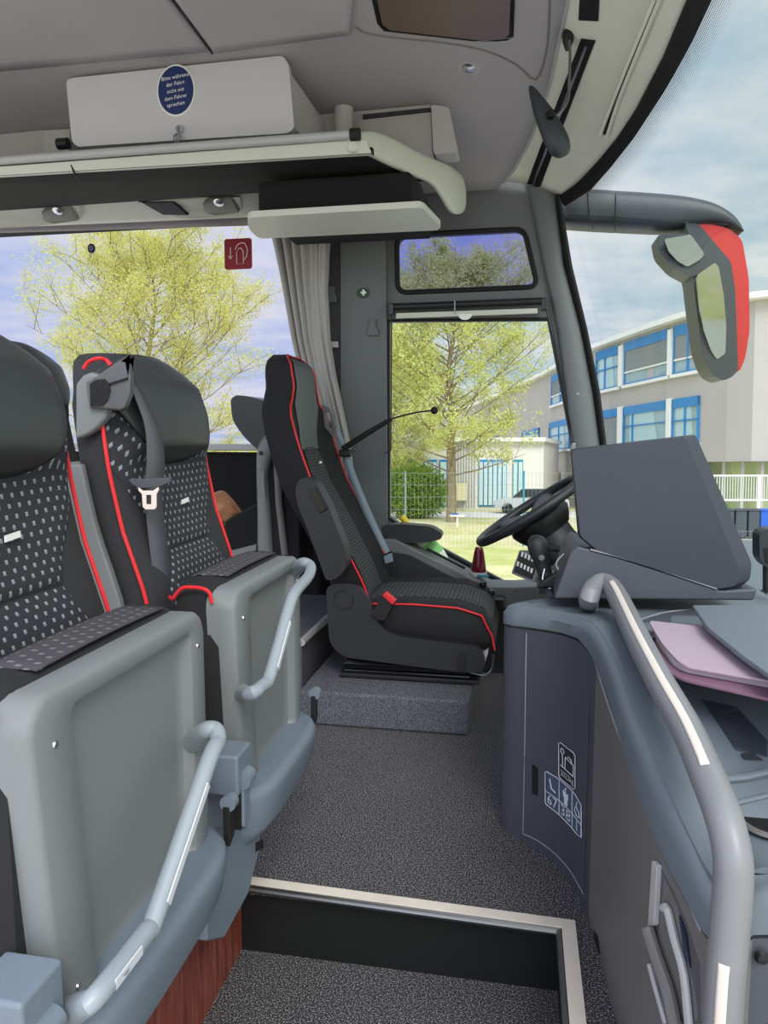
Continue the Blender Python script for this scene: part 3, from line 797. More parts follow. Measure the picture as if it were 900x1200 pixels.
#@@PART3
# ------------------------------------------------------------------ passenger seats
XF = [(.30, -.60), (.50, -.615), (.70, -.65), (.82, -.69), (.92, -.71), (1.03, -.725), (1.09, -.74), (1.155, -.80)]
WF = [(.30, .205), (.95, .21), (1.03, .206), (1.09, .19), (1.12, .168), (1.145, .12), (1.155, .07)]
def make_backrest(t, yc, dx=0.0, dz=0.0, full=True):
    xf = lambda z: interp(XF, z) + dx
    wf = lambda z: interp(WF, z)
    def S(u, z, off=0.0):
        au = abs(u)
        bul = -.014 * (1 - au ** 2) if z < .93 else 0
        k = max(0, min(1, (z - .93) / .05)); bul = lerp(-.014, .028, k * k * (3 - 2 * k)) * (1 - au ** 2.2)
        return V((xf(z) + bul - .03 * au ** 7 + off, yc + wf(z) * u * (1 + off * .8), z + dz + off * .2))
    zs = [.30 + .86 * i / 30 for i in range(31)]; zs = [z for z in zs if z < 1.14] + [1.147, 1.154]
    rings = []
    for z in zs:
        th = .085 if z < 1.05 else lerp(.085, .04, (z - 1.05) / .115)
        fr = [S(-1 + 2 * i / 20, z) for i in range(21)]
        bkk = [V((xf(z) - .03 - th * (1 - .35 * abs(-1 + 2 * i / 8) ** 3), yc + wf(z) * .97 * (-1 + 2 * i / 8), z + dz)) for i in range(8, -1, -1)]
        rings.append(fr + bkk)
    MB().loft(rings).build('backrest', M['charcoal'], t, ang=70)
    # leather head section
    zl = lambda u: .935 + .14 * abs(u) ** 3
    def hp(a, b):
        u = lerp(-.985, .985, a); z = lerp(zl(u), 1.149 - .05 * abs(u) ** 6, b); e = .006 * (math.sin(PI * min(1, max(0, b))) ** .3 if 0 < b < 1 else 0)
        return S(u, z, .004 + e)
    MB().grid(hp, 28, 18).build('headrest', M['leather'], t, solid=.008, ang=80)
    if not full: return S
    def ip(z0, z1, ub):
        def g(a, b):
            z0_, z1_ = z0, z1
            z = lerp(z0_, z1_, b); 
            u = lerp(-1, 1, a) * ub(z)
            if z1 > .9: z = lerp(z0, zl(u) + .004, b); u = lerp(-1, 1, a) * ub(z)
            e = .007 * (min(1, 12 * b, 12 * (1 - b)) ** .5 if 0 < b < 1 else 0) * (min(1, 8 * a, 8 * (1 - a)) ** .5 if 0 < a < 1 else 0)
            return S(u, z, .001 + e)
        return g
    ubu = lambda z: interp([(.765, .50), (.80, .56), (.88, .84), (.93, .97), (1.1, .98)], z)
    ubl = lambda z: interp([(.3, .8), (.66, .76), (.72, .62), (.765, .48)], z)
    MB().grid(ip(.768, .94, ubu), 26, 22).build('fabric_insert', M['fabric'], t, ang=80)
    MB().grid(ip(.34, .764, ubl), 22, 22).build('fabric_insert', M['fabric'], t, ang=80)
    for s in (-1, 1):
        MB().tube([S(s * 1.0, .32 + .78 * i / 30, .0) + V((.006, s * .003, 0)) for i in range(31)], .0036, 8).build('piping', M['red'], t)
    # plastic rear shell edge
    rr = []
    for i in range(13):
        z = .34 + .6 * i / 12; x = xf(z)
        rr.append([V((x - .075, yc + .218, z)), V((x - .075, yc - .218, z)), V((x - .135, yc - .215, z)), V((x - .155, yc - .12, z)), V((x - .155, yc + .12, z)), V((x - .135, yc + .215, z))])
    MB().loft(rr).build('rear_shell', M['shell'], t, bevel=.006)
    MB().slab([S(.0, .845, .012) + V((0, -.004, 0)), S(.0, .845, .012) + V((0, .028, .003)), S(0, .845, .012) + V((0, .028, .012)), S(0, .845, .012) + V((0, -.004, .009))], (.002, 0, 0)).build('tag', M['white'], t, smooth=False)
    return S

def make_pan(t, y0, y1):
    yc = (y0 + y1) / 2; w = y1 - y0
    z0, z1 = .315, .716
    def out(ins, x, r=.04):
        o = []
        for (y, z) in rrect(yc, (z0 + z1) / 2, w - 2 * ins, z1 - z0 - 2 * ins, max(.008, r - ins * .5), 6):
            k = max(0, min(1, (.52 - z) / .14)); k = k * k * (3 - 2 * k)
            if y < yc: y += .028 * k
            o.append(V((x, y, z)))
        return o
    def inn(x, e):
        return [V((x, y + (.028 * max(0, min(1, (.52 - z) / .14)) if y < yc else 0), z)) for y, z in rrect(yc + .012, (z0 + z1) / 2 - .012, w - .12 - 2 * e, z1 - z0 - .026 - 2 * e, .016, 6)]
    MB().loft([out(.0, -.555), out(0, -.53), out(0, -.508), out(.003, -.503), out(.008, -.5), inn(-.5, 0), inn(-.502, .003), inn(-.517, .008), inn(-.520, .012), inn(-.520, .03)]).build('seat_shell', M['shell'], t, ang=34)
    # cushion
    def cu(x, ins, zt):
        return [V((x, y, min(z, 9))) for y, z in rrect(yc, (.34 + zt) / 2, w - 2 * ins, zt - .34, .04, 5)]
    MB().loft([cu(-.535, .006, .712), cu(-.55, .004, .722), cu(-.58, .004, .727), cu(-.615, .006, .722), cu(-.63, .03, .69)]).build('cushion', M['blackfab'], t, ang=60)
    def cp(a, b):
        y = lerp(y0 + .075, y1 - .055, a); x = lerp(-.543, -.618, b); z = .7265 + .003 * math.sin(PI * a) - .02 * max(0, (x + .548) / .016) ** 2 * .6 - (.004 if b > .9 else 0)
        return V((x, y, z))
    MB().grid(cp, 12, 12).build('cushion_insert', M['fabric2'], t, solid=.002)
    MB().tube(catmull([(-.635, y0 + .02, .694), (-.618, y0 - .002, .696), (-.608, y0 - .004, .708), (-.595, y0 - .003, .718), (-.562, y0 - .003, .718), (-.546, y0 - .004, .710), (-.542, y0 - .004, .692)], 4), .0034, 8).build('cushion_piping', M['red'], t)
    for y, z in ((y0 + .042, .655), (y0 + .062, .35), (y1 - .03, .66)):
        MB().lathe([(0, .003), (.004, .002), (.0048, 0), (0, -.002)], (-.5, y, z), (1, 0, 0), 10).build('screw', M['chrome'], t)
    # curved bumper below the pan
    rr = []
    for i in range(17):
        k = i / 16; y = lerp(y0 - .0, y1 + .03, k); e = (1 - abs(2 * k - 1) ** 6)
        zt = .325; zb = lerp(.215, .29, k ** 6); xo = -.50 + .05 * e
        rr.append([V((-.60, y, zt)), V((xo - .02, y, zt + .004)), V((xo - .004, y, zt - .006)), V((xo, y, zt - .02)), V((xo - .006, y, lerp(zt, zb, .7))), V((xo - .03, y, zb)), V((-.60, y, zb))])
    MB().loft(rr).build('bumper', M['shelldark'], t, ang=40, bevel=.006)
    # fold hinge on the near side
    MB().box((-.508, y0 - .035, .40), (.07, .07, .075)).build('hinge_box', M['shelldark'], t, bevel=.006)
    MB().tube([(-.474, y0 - .052, .385), (-.474, y0 - .022, .385)], .017, 16).build('hinge_pivot', M['shelldark'], t)
    MB().slab([V((-.47, y0 - .05, .38)), V((-.47, y0 - .02, .38)), V((-.47, y0 - .02, .31)), V((-.47, y0 - .04, .29)), V((-.47, y0 - .052, .30))], (-.012, 0, 0)).build('hinge_lever', M['shelldark'], t, bevel=.003)
    MB().box((-.485, y0 - .052, .34), (.02, .006, .09)).build('hinge_gap', M['rubber'], t)
    MB().tube([(-.474, y1 + .012, .375), (-.474, y1 + .03, .375)], .014, 14).build('hinge_pivot', M['shelldark'], t)
    MB().slab([V((-.47, y1 + .01, .37)), V((-.47, y1 + .03, .37)), V((-.47, y1 + .03, .31)), V((-.47, y1 + .01, .30))], (-.012, 0, 0)).build('hinge_lever', M['black'], t, bevel=.002)

def handle(t, path, r, strips):
    p = catmull(path, 5)
    rs = []
    n = len(p)
    for i in range(n):
        e = min(i, n - 1 - i) / n
        rs.append(r * (1.45 - .45 * min(1, e / .16)))
    h = MB().tube(p, rs, 16).build('grab_handle', M['handle'], t)
    for (i0, i1, off, wd) in strips:
        a, b = V(path[i0]), V(path[i1]); d = (b - a).normalized(); n_ = d.cross(V((1, 0, 0))).normalized()
        f = V((off[0], 0, 0)) + n_ * off[1]
        a2, b2 = a + d * .03 + f, b - d * .012 + f
        MB().slab([a2 - n_ * wd, b2 - n_ * wd, b2 + n_ * wd, a2 + n_ * wd], (.002, 0, 0)).build('reflective_strip', M['reflect'], h, smooth=False)
    return h

t1 = thing('folding_chair', 'nearest black passenger seat with folded grey seat pan and long handle, at left edge', 'seat', (-.6, .89, .12), 'folding passenger seats')
make_backrest(t1, .905); make_pan(t1, .668, 1.11)
X = lambda px, py, x: at(px, py, X=x)
handle(t1, [X(228, 868, -.502), X(243, 856, -.46), X(253, 856, -.445), X(255, 870, -.435), X(243, 896, -.432), X(183, 1070, -.432), X(170, 1094, -.432), X(116, 1164, -.432), X(98, 1178, -.45), X(78, 1188, -.50)], .0125, [(4, 5, (.0115, .002), .0055), (6, 7, (.0115, .002), .0055)])
t2 = thing('folding_chair', 'second black passenger seat with folded pan, belt and short handle, beside the driver', 'seat', (-.6, 1.44, .12), 'folding passenger seats')
S2 = make_backrest(t2, 1.45); make_pan(t2, 1.238, 1.645)
MB().slab([X(x, y, -.50) for x, y in ((240, 1005), (262, 985), (304, 955), (306, 990), (292, 1045), (262, 1100), (243, 1103))], (-.05, 0, 0)).build('bracket', M['shelldark'], t2, bevel=.006)
MB().slab([X(x, y, -.497) for x, y in ((301, 988), (309, 984), (309, 994), (301, 998))], (-.01, 0, 0)).build('bracket_latch', M['rubber'], t2, bevel=.001)
handle(t2, [X(346, 668, -.502), X(356, 660, -.465), X(364, 664, -.445), X(361, 676, -.435), X(346, 694, -.432), X(338, 714, -.432), X(317, 790, -.432), X(308, 803, -.435), X(294, 813, -.445), X(284, 812, -.502)], .0115, [(5, 6, (.0105, .001), .0045)])
# belt guide on the shoulder of the second seat
g = MB().slab([at(x, y, Y=1.212) for x, y in ((100, 448), (112, 441), (128, 430), (140, 421), (150, 424), (153, 440), (152, 462), (146, 478), (140, 481), (104, 478), (102, 462))], (-.012, .035, 0)).build('belt_guide', mat('guide_grey', (92, 92, 96), .45, grain=.2), t2, bevel=.006)
MB().slab([at(x, y, Y=1.209) for x, y in ((105, 450), (112, 445), (122, 444), (128, 450), (129, 458), (126, 468), (120, 475), (106, 476))], (0, .002, 0)).build('guide_opening', M['rubber'], g, smooth=False)
MB().tube([at(128, 450, Y=1.209), at(150, 443, Y=1.209)], .0015, 6).build('guide_seam', M['rubber'], g)
MB().slab([at(x, y, Y=1.222) for x, y in ((88, 450), (96, 440), (106, 436), (118, 440), (126, 455), (128, 472), (123, 490), (112, 503), (100, 511), (88, 515))], (0, .022, 0)).build('shoulder_trim', M['shell'], t2, bevel=.008)
MB().tube(catmull([at(98, 432, Y=1.24), at(104, 424, Y=1.24), at(115, 420, Y=1.24), at(124, 422, Y=1.25), at(130, 428, Y=1.25)], 4), .0036, 8).build('piping', M['red'], t2)
# belt webbing
wl_ = [(148, 440), (158, 465), (170, 500), (172, 540), (170, 580), (175, 640), (183, 698)]
wr_ = [(152, 436), (172, 470), (188, 510), (193, 545), (190, 585), (196, 640), (203, 700)]
bl = [at(x, y, X=-.665 + .0006 * (480 - y if y < 480 else 0)) for x, y in wl_]; br = [at(x, y, X=-.655) for x, y in wr_]
bl = [p if p.y < 3 else p for p in bl]
bL = catmull([at(x, y, Y=1.265 + .00006 * (y - 440)) for x, y in wl_], 5); bR = catmull([at(x, y, Y=1.305 + .00008 * (y - 440)) for x, y in wr_], 5)
mb = MB().loft([[a, b] for a, b in zip(bL, bR)], caps=False, closed=False)
for p in mb.v: p.x += .0
mb.build('seat_belt', M['belt'], t2, solid=.002, ang=80)
yb = 1.255
q = MB().slab([at(x, y, Y=yb) for x, y in ((150, 562), (158, 561), (192, 560), (200, 559), (199, 565), (188, 570), (164, 572), (155, 568))], (0, .006, 0)).build('belt_tongue', M['belt'], t2, bevel=.002)
mb = MB()
mb.holed([[at(x, y, Y=yb) for x, y in ((162, 571), (167, 575), (179, 575), (185, 571), (186, 574), (183, 579), (183, 594), (181, 597), (170, 597), (167, 594), (166, 579), (162, 575))], [at(x, y, Y=yb) for x, y in ((171, 580), (171, 591), (177, 591), (177, 580))]], (0, .003, 0))
mb.build('tongue_plate', M['warmwhite'], q, bevel=.0008)
# seats of the row behind (only their tops show)
t3 = thing('folding_chair', 'dark seat top of the row behind, showing between the two folding seats', 'seat', (-1.4, 1.4, 0))
make_backrest(t3, 1.93, dx=-.66, dz=.10, full=False)
# ------------------------------------------------------------------ seat and bag behind the driver
YB = 2.72
t = thing('rear_chair', 'dark seat with grey plastic arch frame directly behind the driver seat', 'seat', (-1.0, YB, .25))
hp = [at(x, y, Y=YB) for x, y in roundpoly([(270, 468), (276, 463), (290, 464), (318, 472), (330, 520), (318, 540), (298, 524), (284, 510), (272, 492)], 8, 4)]
MB().slab(hp, (0, .26, 0)).build('headrest', M['leather'], t, bevel=.025, seg=4)
arch = [(300, 650), (300, 600), (299, 560), (300, 528), (308, 512), (326, 503), (352, 500)]
arin = [(318, 650), (315, 600), (312, 560), (316, 540), (323, 531), (336, 527), (352, 526)]
rings = []
ao = catmull([at(x, y, Y=YB - .02) for x, y in arch], 5); ai = catmull([at(x, y, Y=YB - .02) for x, y in arin], 5)
for a, b in zip(ao, ai):
    m_ = (a + b) / 2
    rings.append([a + V((0, .06, 0)), a + V((0, .015, 0)), a.lerp(b, .2) + V((0, -.002, 0)), a.lerp(b, .8) + V((0, -.002, 0)), b + V((0, .015, 0)), b + V((0, .06, 0))])
MB().loft(rings).build('arch_frame', M['shell'], t, ang=60)
MB().slab([at(x, y, Y=YB) for x, y in ((318, 650), (315, 600), (314, 560), (324, 533), (350, 530), (352, 690), (318, 690))], (0, .2, 0)).build('back_panel', M['blackfab'], t, bevel=.01)
MB().tube([at(x, y, Y=YB - .015) for x, y in ((325, 545), (327, 590), (334, 650))], .014, 10).build('inner_rail', M['panelgrey'], t)
MB().lathe([(0, .004), (.008, .003), (.009, 0), (0, -.002)], at(306, 531, Y=YB - .022), (0, -1, 0), 12).build('screw', M['black'], t)
MB().slab([at(x, y, Y=YB + .0) for x, y in ((262, 610), (300, 590), (318, 655), (262, 650))], (0, .35, 0)).build('seat_cushion', M['blackmatte'], t, bevel=.02)
MB().slab([at(x, y, Y=YB - .02) for x, y in ((268, 646), (300, 638), (300, 645), (270, 654))], (0, .04, 0)).build('seat_rail', M['shell'], t, bevel=.003)
c = at(262, 590, Y=2.9)
mb = MB(); rings = []
for i in range(9):
    k = i / 8; rr_ = [.002, .045, .06, .066, .066, .06, .05, .036, .004][i]
    rings.append([c + V((lerp(-.07, .075, k) + .008 * math.sin(5 * a), rr_ * math.cos(a) * .8 * (1 + .1 * math.sin(4 * a + 2 * i)), -.012 + rr_ * math.sin(a) * (1.05 + .2 * math.sin(3 * a + i) + .1 * math.sin(7 * a + 1.7 * i)) - .03 * k)) for a in [2 * PI * j / 24 for j in range(24)]])
o = MB().loft(rings).build('leather_bag', M['brown'], sub=2); tag(o, 'crumpled light brown leather bag on the seat behind the driver', 'bag')
# ------------------------------------------------------------------ driver seat
t = thing('driver_chair', 'black driver seat with red piping and grey headrest insert on a carpeted podium', 'seat', (-.45, 2.75, .12))
YC = 2.75
DX = [(.36, -.49), (.482, -.537), (.659, -.627), (.807, -.705), (.929, -.749), (1.077, -.795), (1.11, -.801), (1.165, -.802), (1.23, -.812), (1.254, -.82), (1.275, -.85)]
DW = [(.36, .235), (.55, .245), (.80, .25), (.97, .25), (1.05, .238), (1.085, .21), (1.12, .17), (1.16, .15), (1.22, .152), (1.25, .137), (1.27, .115), (1.28, .08)]
def DS(u, z, off=0.0):
    au = abs(u); w = sinterp(DW, z)
    return V((interp(DX, z) - interp([(.4, .045), (.95, .05), (1.08, .015), (1.28, .008)], z) * (1 - au ** 2.5) - .004 * au ** 8 + off, YC + w * u, z + off * .3))
rings = []
for i in range(45):
    z = lerp(.36, 1.28, i / 44); w = sinterp(DW, z); th = interp([(.36, .13), (.8, .14), (1.0, .13), (1.2, .11), (1.25, .10), (1.28, .05)], z)
    fr = [DS(-1 + 2 * j / 20, z) for j in range(21)]
    bk_ = [V((interp(DX, z) - .02 - th * (1 - .25 * abs(-1 + 2 * j / 8) ** 4), YC + w * .96 * (-1 + 2 * j / 8), z)) for j in range(8, -1, -1)]
    rings.append(fr + bk_)
MB().loft(rings).build('backrest', M['blackfab'], t, ang=75)
def patch(z0, z1, ub, off=.004, sh=0):
    def g(a, b):
        z = lerp(z0, z1, b); u = lerp(-1, 1, a) * interp(ub, z)
        e = .006 * (min(1, 10 * b, 10 * (1 - b)) ** .5 if 0 < b < 1 else 0)
        return DS(u, z, off + e * math.sin(PI * a) ** .3 if 0 < a < 1 else off)
    return g
MB().grid(patch(.93, 1.262, [(.93, .45), (1.0, .48), (1.05, .58), (1.1, .80), (1.262, .88)]), 16, 24).build('head_insert', M['leathergrey'], t, ang=80)
MB().grid(patch(.38, .945, [(.38, .5), (.6, .5), (.9, .42), (.925, .34), (.945, .16)]), 18, 30).build('centre_insert', M['drvfab'], t, ang=80)
cs = DS(.05, .87, .016)
MB().slab([cs, cs + V((0, .035, 0)), cs + V((0, .035, .009)), cs + V((0, 0, .009))], (.002, 0, 0)).build('tag', M['white'], t, smooth=False)
pp = [DS(-1, lerp(.40, 1.262, i / 40)) for i in range(41)] + [DS(lerp(-1, 1, i / 12), 1.276) + V((0, 0, .003)) for i in range(1, 12)] + [DS(1, lerp(1.262, .40, i / 40)) for i in range(41)]
MB().tube(pp, .0036, 8).build('piping', M['red'], t)
# cushion
def cz(x, u):
    top = interp([(-.58, .385), (-.5, .40), (-.35, .405), (-.2, .40), (-.12, .375), (-.085, .33), (-.075, .28)], x)
    return top + .018 * abs(u) ** 3 - .01 * (1 - abs(u)) 
rings = []
for i in range(25):
    x = lerp(-.58, -.072, i / 24); w = interp([(-.58, .235), (-.2, .25), (-.1, .235), (-.072, .20)], x)
    fr = [V((x, YC + w * u, cz(x, u) - .02 * abs(u) ** 10)) for u in [-1 + 2 * j / 20 for j in range(21)]]
    zb = interp([(-.58, .27), (-.45, .262), (-.15, .225), (-.072, .26)], x)
    rings.append(fr + [V((x, YC + w * .98, lerp(fr[-1].z, zb, .6))), V((x, YC + w * .9, zb)), V((x, YC - w * .9, zb)), V((x, YC - w * 1.0, lerp(fr[0].z, zb, .6)))])
MB().loft(rings).build('seat_cushion', M['blackfab'], t, ang=75)
def cg(a, b):
    x = lerp(-.545, -.088, b); u = lerp(-.55, .5, a) ; w = .245
    e = .010 * (min(1, 8 * a, 8 * (1 - a)) ** .5 if 0 < a < 1 else 0) * (min(1, 8 * b, 8 * (1 - b)) ** .5 if 0 < b < 1 else 0)
    return V((x, YC + w * u, cz(x, u) + .001 + e))
MB().grid(cg, 20, 28).build('cushion_insert', M['drvfab'], t, ang=80)
for s in (-1, 1):
    pts = []
    for i in range(25):
        x = lerp(-.50, -.085, i / 24); w = interp([(-.58, .235), (-.2, .25), (-.1, .238), (-.072, .20)], x)
        pts.append(V((x, YC + s * (w + .001), cz(x, 1) - .022 - (0 if x < -.12 else (x + .12) * .9))))
    pts.append(pts[-1] + V((.01, 0, -.05)))
    MB().tube(pts, .0036, 8).build('cushion_piping', M['red'], t)
# plastic side cover and base tub
sc_ = roundpoly([(382, 690), (390, 684), (418, 684), (430, 700), (446, 735), (462, 745), (500, 750), (562, 758), (569, 775), (566, 788), (540, 788), (470, 779), (402, 770), (386, 755)], 10, 4)
MB().slab([at(x, y, Y=2.475) for x, y in sc_], (0, .035, 0)).build('side_cover', M['driverplastic'], t, bevel=.01)
mb = MB().slab([at(x, y, Y=2.51) for x, y in ((386, 700), (420, 700), (450, 745), (560, 762), (564, 785), (470, 776), (404, 766))], (0, .48, 0)); mb.build('base_tub', M['driverplastic'], t, bevel=.01)
MB().tube([at(402, 703, Y=2.474) + V((.034 * math.cos(k * PI / 14), 0, .034 * math.sin(k * PI / 14))) for k in range(28)], .003, 6, closed=True).build('recliner_cover', M['driverplastic'], t)
MB().slab([at(x, y, Y=2.474) for x, y in roundpoly([(537, 765), (545, 765), (546, 787), (536, 784)], 3, 3)], (0, -.006, 0)).build('adjust_lever', M['black'], t, bevel=.002)
# suspension rails
MB().box((-.385, 2.74, .158), (.45, .40, .045)).build('suspension', M['blackgloss'], t, bevel=.012)
MB().box((-.385, 2.74, .186), (.40, .36, .03)).build('suspension_top', M['rubber'], t, bevel=.008)
MB().box((-.375, 2.74, .131), (.50, .46, .016)).build('base_plate', M['black'], t, bevel=.004)
for z in (.142, .168): MB().tube([(-.61, 2.535, z), (-.16, 2.535, z)], .006, 8).build('rail', M['blackgloss'], t)
MB().tube(catmull([(-.16, 2.56, .15), (-.11, 2.56, .145), (-.085, 2.56, .17), (-.08, 2.56, .22)], 5), .004, 8).build('adjust_bar', M['steel'], t)
MB().slab([at(x, y, Y=2.55) for x, y in ((566, 755), (571, 752), (572, 765), (568, 778), (564, 780))], (0, .1, 0)).build('front_clip', M['locker'], t, bevel=.003)
MB().slab([at(x, y, Y=2.55) for x, y in ((570, 734), (574, 735), (574, 745), (569, 746))], (0, .06, 0)).build('front_clip', M['locker'], t, bevel=.002)
# folded armrest at the near side
ar = roundpoly([(346, 572), (350, 562), (360, 559), (370, 566), (384, 592), (403, 640), (407, 660), (402, 672), (390, 680), (382, 680), (364, 630), (348, 590)], 8, 4)
a_ = MB().slab([at(x, y, Y=2.41) for x, y in ar], (0, .075, 0)).build('armrest', M['driverplastic'], t, bevel=.018, seg=4)
MB().slab([at(x, y, Y=2.405) for x, y in ((361, 575), (370, 572), (384, 597), (375, 602))], (0, .02, 0)).build('armrest_catch', M['blackgloss'], a_, bevel=.003)
a_ = MB().slab([at(x, y, Y=3.02) for x, y in roundpoly([(446, 616), (470, 614), (505, 617), (518, 625), (517, 632), (500, 636), (470, 636), (450, 640)], 6, 4)], (0, .07, 0)).build('armrest', M['driverplastic'], t, bevel=.012)
# belt
b1 = catmull([at(x, y, Y=2.99) for x, y in ((384, 497), (397, 520), (408, 555), (425, 600), (444, 640), (452, 655))], 5)
b2 = catmull([at(x, y, Y=3.0) for x, y in ((392, 488), (405, 520), (416, 553), (434, 597), (453, 638), (460, 652))], 5)
MB().loft([[a, b] for a, b in zip(b1, b2)], caps=False, closed=False).build('seat_belt', M['beltlight'], t, solid=.003)
MB().holed([[at(x, y, Y=2.955) for x, y in ((377, 474), (386, 478), (394, 500), (394, 514), (388, 510), (380, 500))], [at(x, y, Y=2.955) for x, y in ((381, 483), (383, 496), (390, 504), (386, 484))]], (0, .012, 0)).build('belt_guide', M['panelgrey'], t, bevel=.002)
MB().slab([at(x, y, Y=2.96) for x, y in ((449, 650), (459, 646), (464, 668), (465, 676), (456, 678), (452, 668))], (0, .02, 0)).build('belt_tongue', M['black'], t, bevel=.003)
MB().slab([at(x, y, Y=2.955) for x, y in ((449, 652), (459, 648), (461, 658), (451, 661))], (0, .03, 0)).build('belt_clip', M['beltlight'], t, bevel=.003)
bu = MB().slab([at(x, y, Y=2.452) for x, y in ((434, 720), (449, 697), (462, 707), (452, 727), (443, 728))], (0, .03, 0)).build('buckle', M['black'], t, bevel=.005)
MB().slab([at(x, y, Y=2.448) for x, y in ((448, 698), (451, 695), (463, 705), (460, 709))], (0, .038, 0)).build('release_button', M['red'], bu, bevel=.002)
# gooseneck microphone
t = thing('gooseneck_microphone', 'black gooseneck microphone reaching forward from the driver headrest', 'microphone', at(403, 527, Y=2.98))
MB().tube([at(402, 526, Y=2.98), at(430, 508, Y=2.98), at(459, 491, Y=2.98)], [.013, .012, .009], 12).build('sleeve', M['rubber'], t)
MB().tube(catmull([at(x, y, Y=2.98) for x, y in ((459, 491), (472, 487), (490, 483), (507, 481))], 6), .0035, 8).build('neck', M['black'], t)
MB().lathe([(0, .015), (.008, .0135), (.014, .007), (.0155, 0), (.014, -.007), (.008, -.0135), (0, -.015)], at(509, 481, Y=2.98), (0, 0, 1), 16).build('foam_ball', M['rubber'], t)
MB().box(at(405, 531, Y=2.98), (.05, .03, .03)).build('clamp', M['black'], t, bevel=.005)
MB().tube([at(404, 533, Y=2.97), at(416, 527, Y=2.97)], .006, 8).build('clamp_screw', M['steel'], t)
#@@PART4
# ------------------------------------------------------------------ front console by the door
PL = [(.36, 2.3), (.22, 2.12), (.10, 2.0), (.02, 1.92), (-.022, 1.865), (-.031, 1.82), (-.012, 1.785), (.023, 1.755), (.086, 1.688), (.124, 1.613), (.147, 1.529), (.158, 1.46), (.167, 1.383), (.176, 1.25), (.188, 1.15), (.205, 1.06), (.232, .975), (.25, .935), (.285, .912), (.35, .905), (1.05, .9)]
pl = [p for p in catmull([V((x, y, 0)) for x, y in PL], 4)]
TZ = [(.90, .408), (.943, .418), (.983, .445), (1.06, .492), (1.145, .527), (1.304, .566), (1.456, .597), (1.55, .608), (1.73, .586), (1.82, .572), (2.0, .565), (3.3, .56)]
SZT = [(.90, .34), (.938, .357), (1.112, .433), (1.289, .493), (1.523, .546), (1.595, .555), (1.684, .545), (1.819, .522), (2.3, .52)]
sm_ = lambda x: (lambda k: k * k * (3 - 2 * k))(max(0, min(1, (x - .245) / .06)))
tz = lambda y, x=0: lerp(interp(TZ, y), max(interp(TZ, y), .468), sm_(x)); szf = lambda y, x=0: lerp(interp(SZT, y), max(interp(SZT, y), .40), sm_(x))
con = thing('front_console', 'blue grey dashboard console with storage trays, curving down beside the door step', 'console', (.5, 1.6, 0))
def skirt(idx, z0, name, m):
    cols = []
    for i in idx:
        p = pl[i]; t_ = (pl[min(i + 1, len(pl) - 1)] - pl[max(i - 1, 0)]).normalized(); n_ = V((-t_.y, t_.x, 0))
        if n_.dot(V((.6, 1.8, 0)) - p) < 0: n_ = -n_
        cols.append((p, n_))
    mb = MB()
    mb.loft([[p + V((0, 0, z0)), p + V((0, 0, szf(p.y, p.x) - .002))] for p, n_ in cols], caps=False, closed=False)
    mb.loft([[p + V((0, 0, szf(p.y, p.x) - .002)), p + n_ * .012 + V((0, 0, szf(p.y, p.x) - .002))] for p, n_ in cols], caps=False, closed=False)
    mb.build(name, m, con, ang=40); return mb
k0 = next(i for i, p in enumerate(pl) if p.y < 1.478)
kf = next(i for i, p in enumerate(pl) if p.x > .29 and p.y < .95)
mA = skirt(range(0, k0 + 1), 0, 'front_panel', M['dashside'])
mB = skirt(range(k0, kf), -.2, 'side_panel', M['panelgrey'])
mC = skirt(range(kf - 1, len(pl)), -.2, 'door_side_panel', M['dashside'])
wb = BVHTree.FromPolygons([tuple(p) for p in mA.v + mB.v], mA.f + [[i + len(mA.v) for i in f] for f in mB.f])
cols = []
for i, p in enumerate(pl):
    t_ = (pl[min(i + 1, len(pl) - 1)] - pl[max(i - 1, 0)]).normalized(); n_ = V((-t_.y, t_.x, 0))
    if n_.dot(V((.6, 1.8, 0)) - p) < 0: n_ = -n_
    s, T = szf(p.y, p.x) + .003, tz(p.y, p.x)
    cols.append([p + n_ * .012 + V((0, 0, s)), p - n_ * .003 + V((0, 0, s + .002)), p - n_ * .003 + V((0, 0, lerp(s, T, .6))), p + V((0, 0, T - .016)), p + n_ * .006 + V((0, 0, T - .005)), p + n_ * .02 + V((0, 0, T))])
MB().loft(cols, caps=False, closed=False).build('cap', M['dash'], con, ang=60)
# top surface
yl = {}
def leftx(y):
    best = 9
    for a, b in zip(cols, cols[1:]):
        A, B = a[-1], b[-1]
        if min(A.y, B.y) - 1e-6 <= y <= max(A.y, B.y) + 1e-6 and abs(A.y - B.y) > 1e-5:
            best = min(best, lerp(A.x, B.x, (y - A.y) / (B.y - A.y)))
    if y > 2.27: best = max(.33, .33)
    return best if best < 9 else .35
ya = max(c[-1].y for c in cols[-3:])
def topf(u, v):
    y = lerp(ya + .0005, 3.2, v ** 1.35); x = lerp(leftx(y), 1.04, u ** 1.2); return V((x - (.008 if u == 0 else 0), y, tz(y, x) - (.0015 if u == 0 else 0)))
tmb = MB().grid(topf, 30, 90); tmb.build('top', M['dash'], con, ang=60)
tb = bvh_of(tmb)
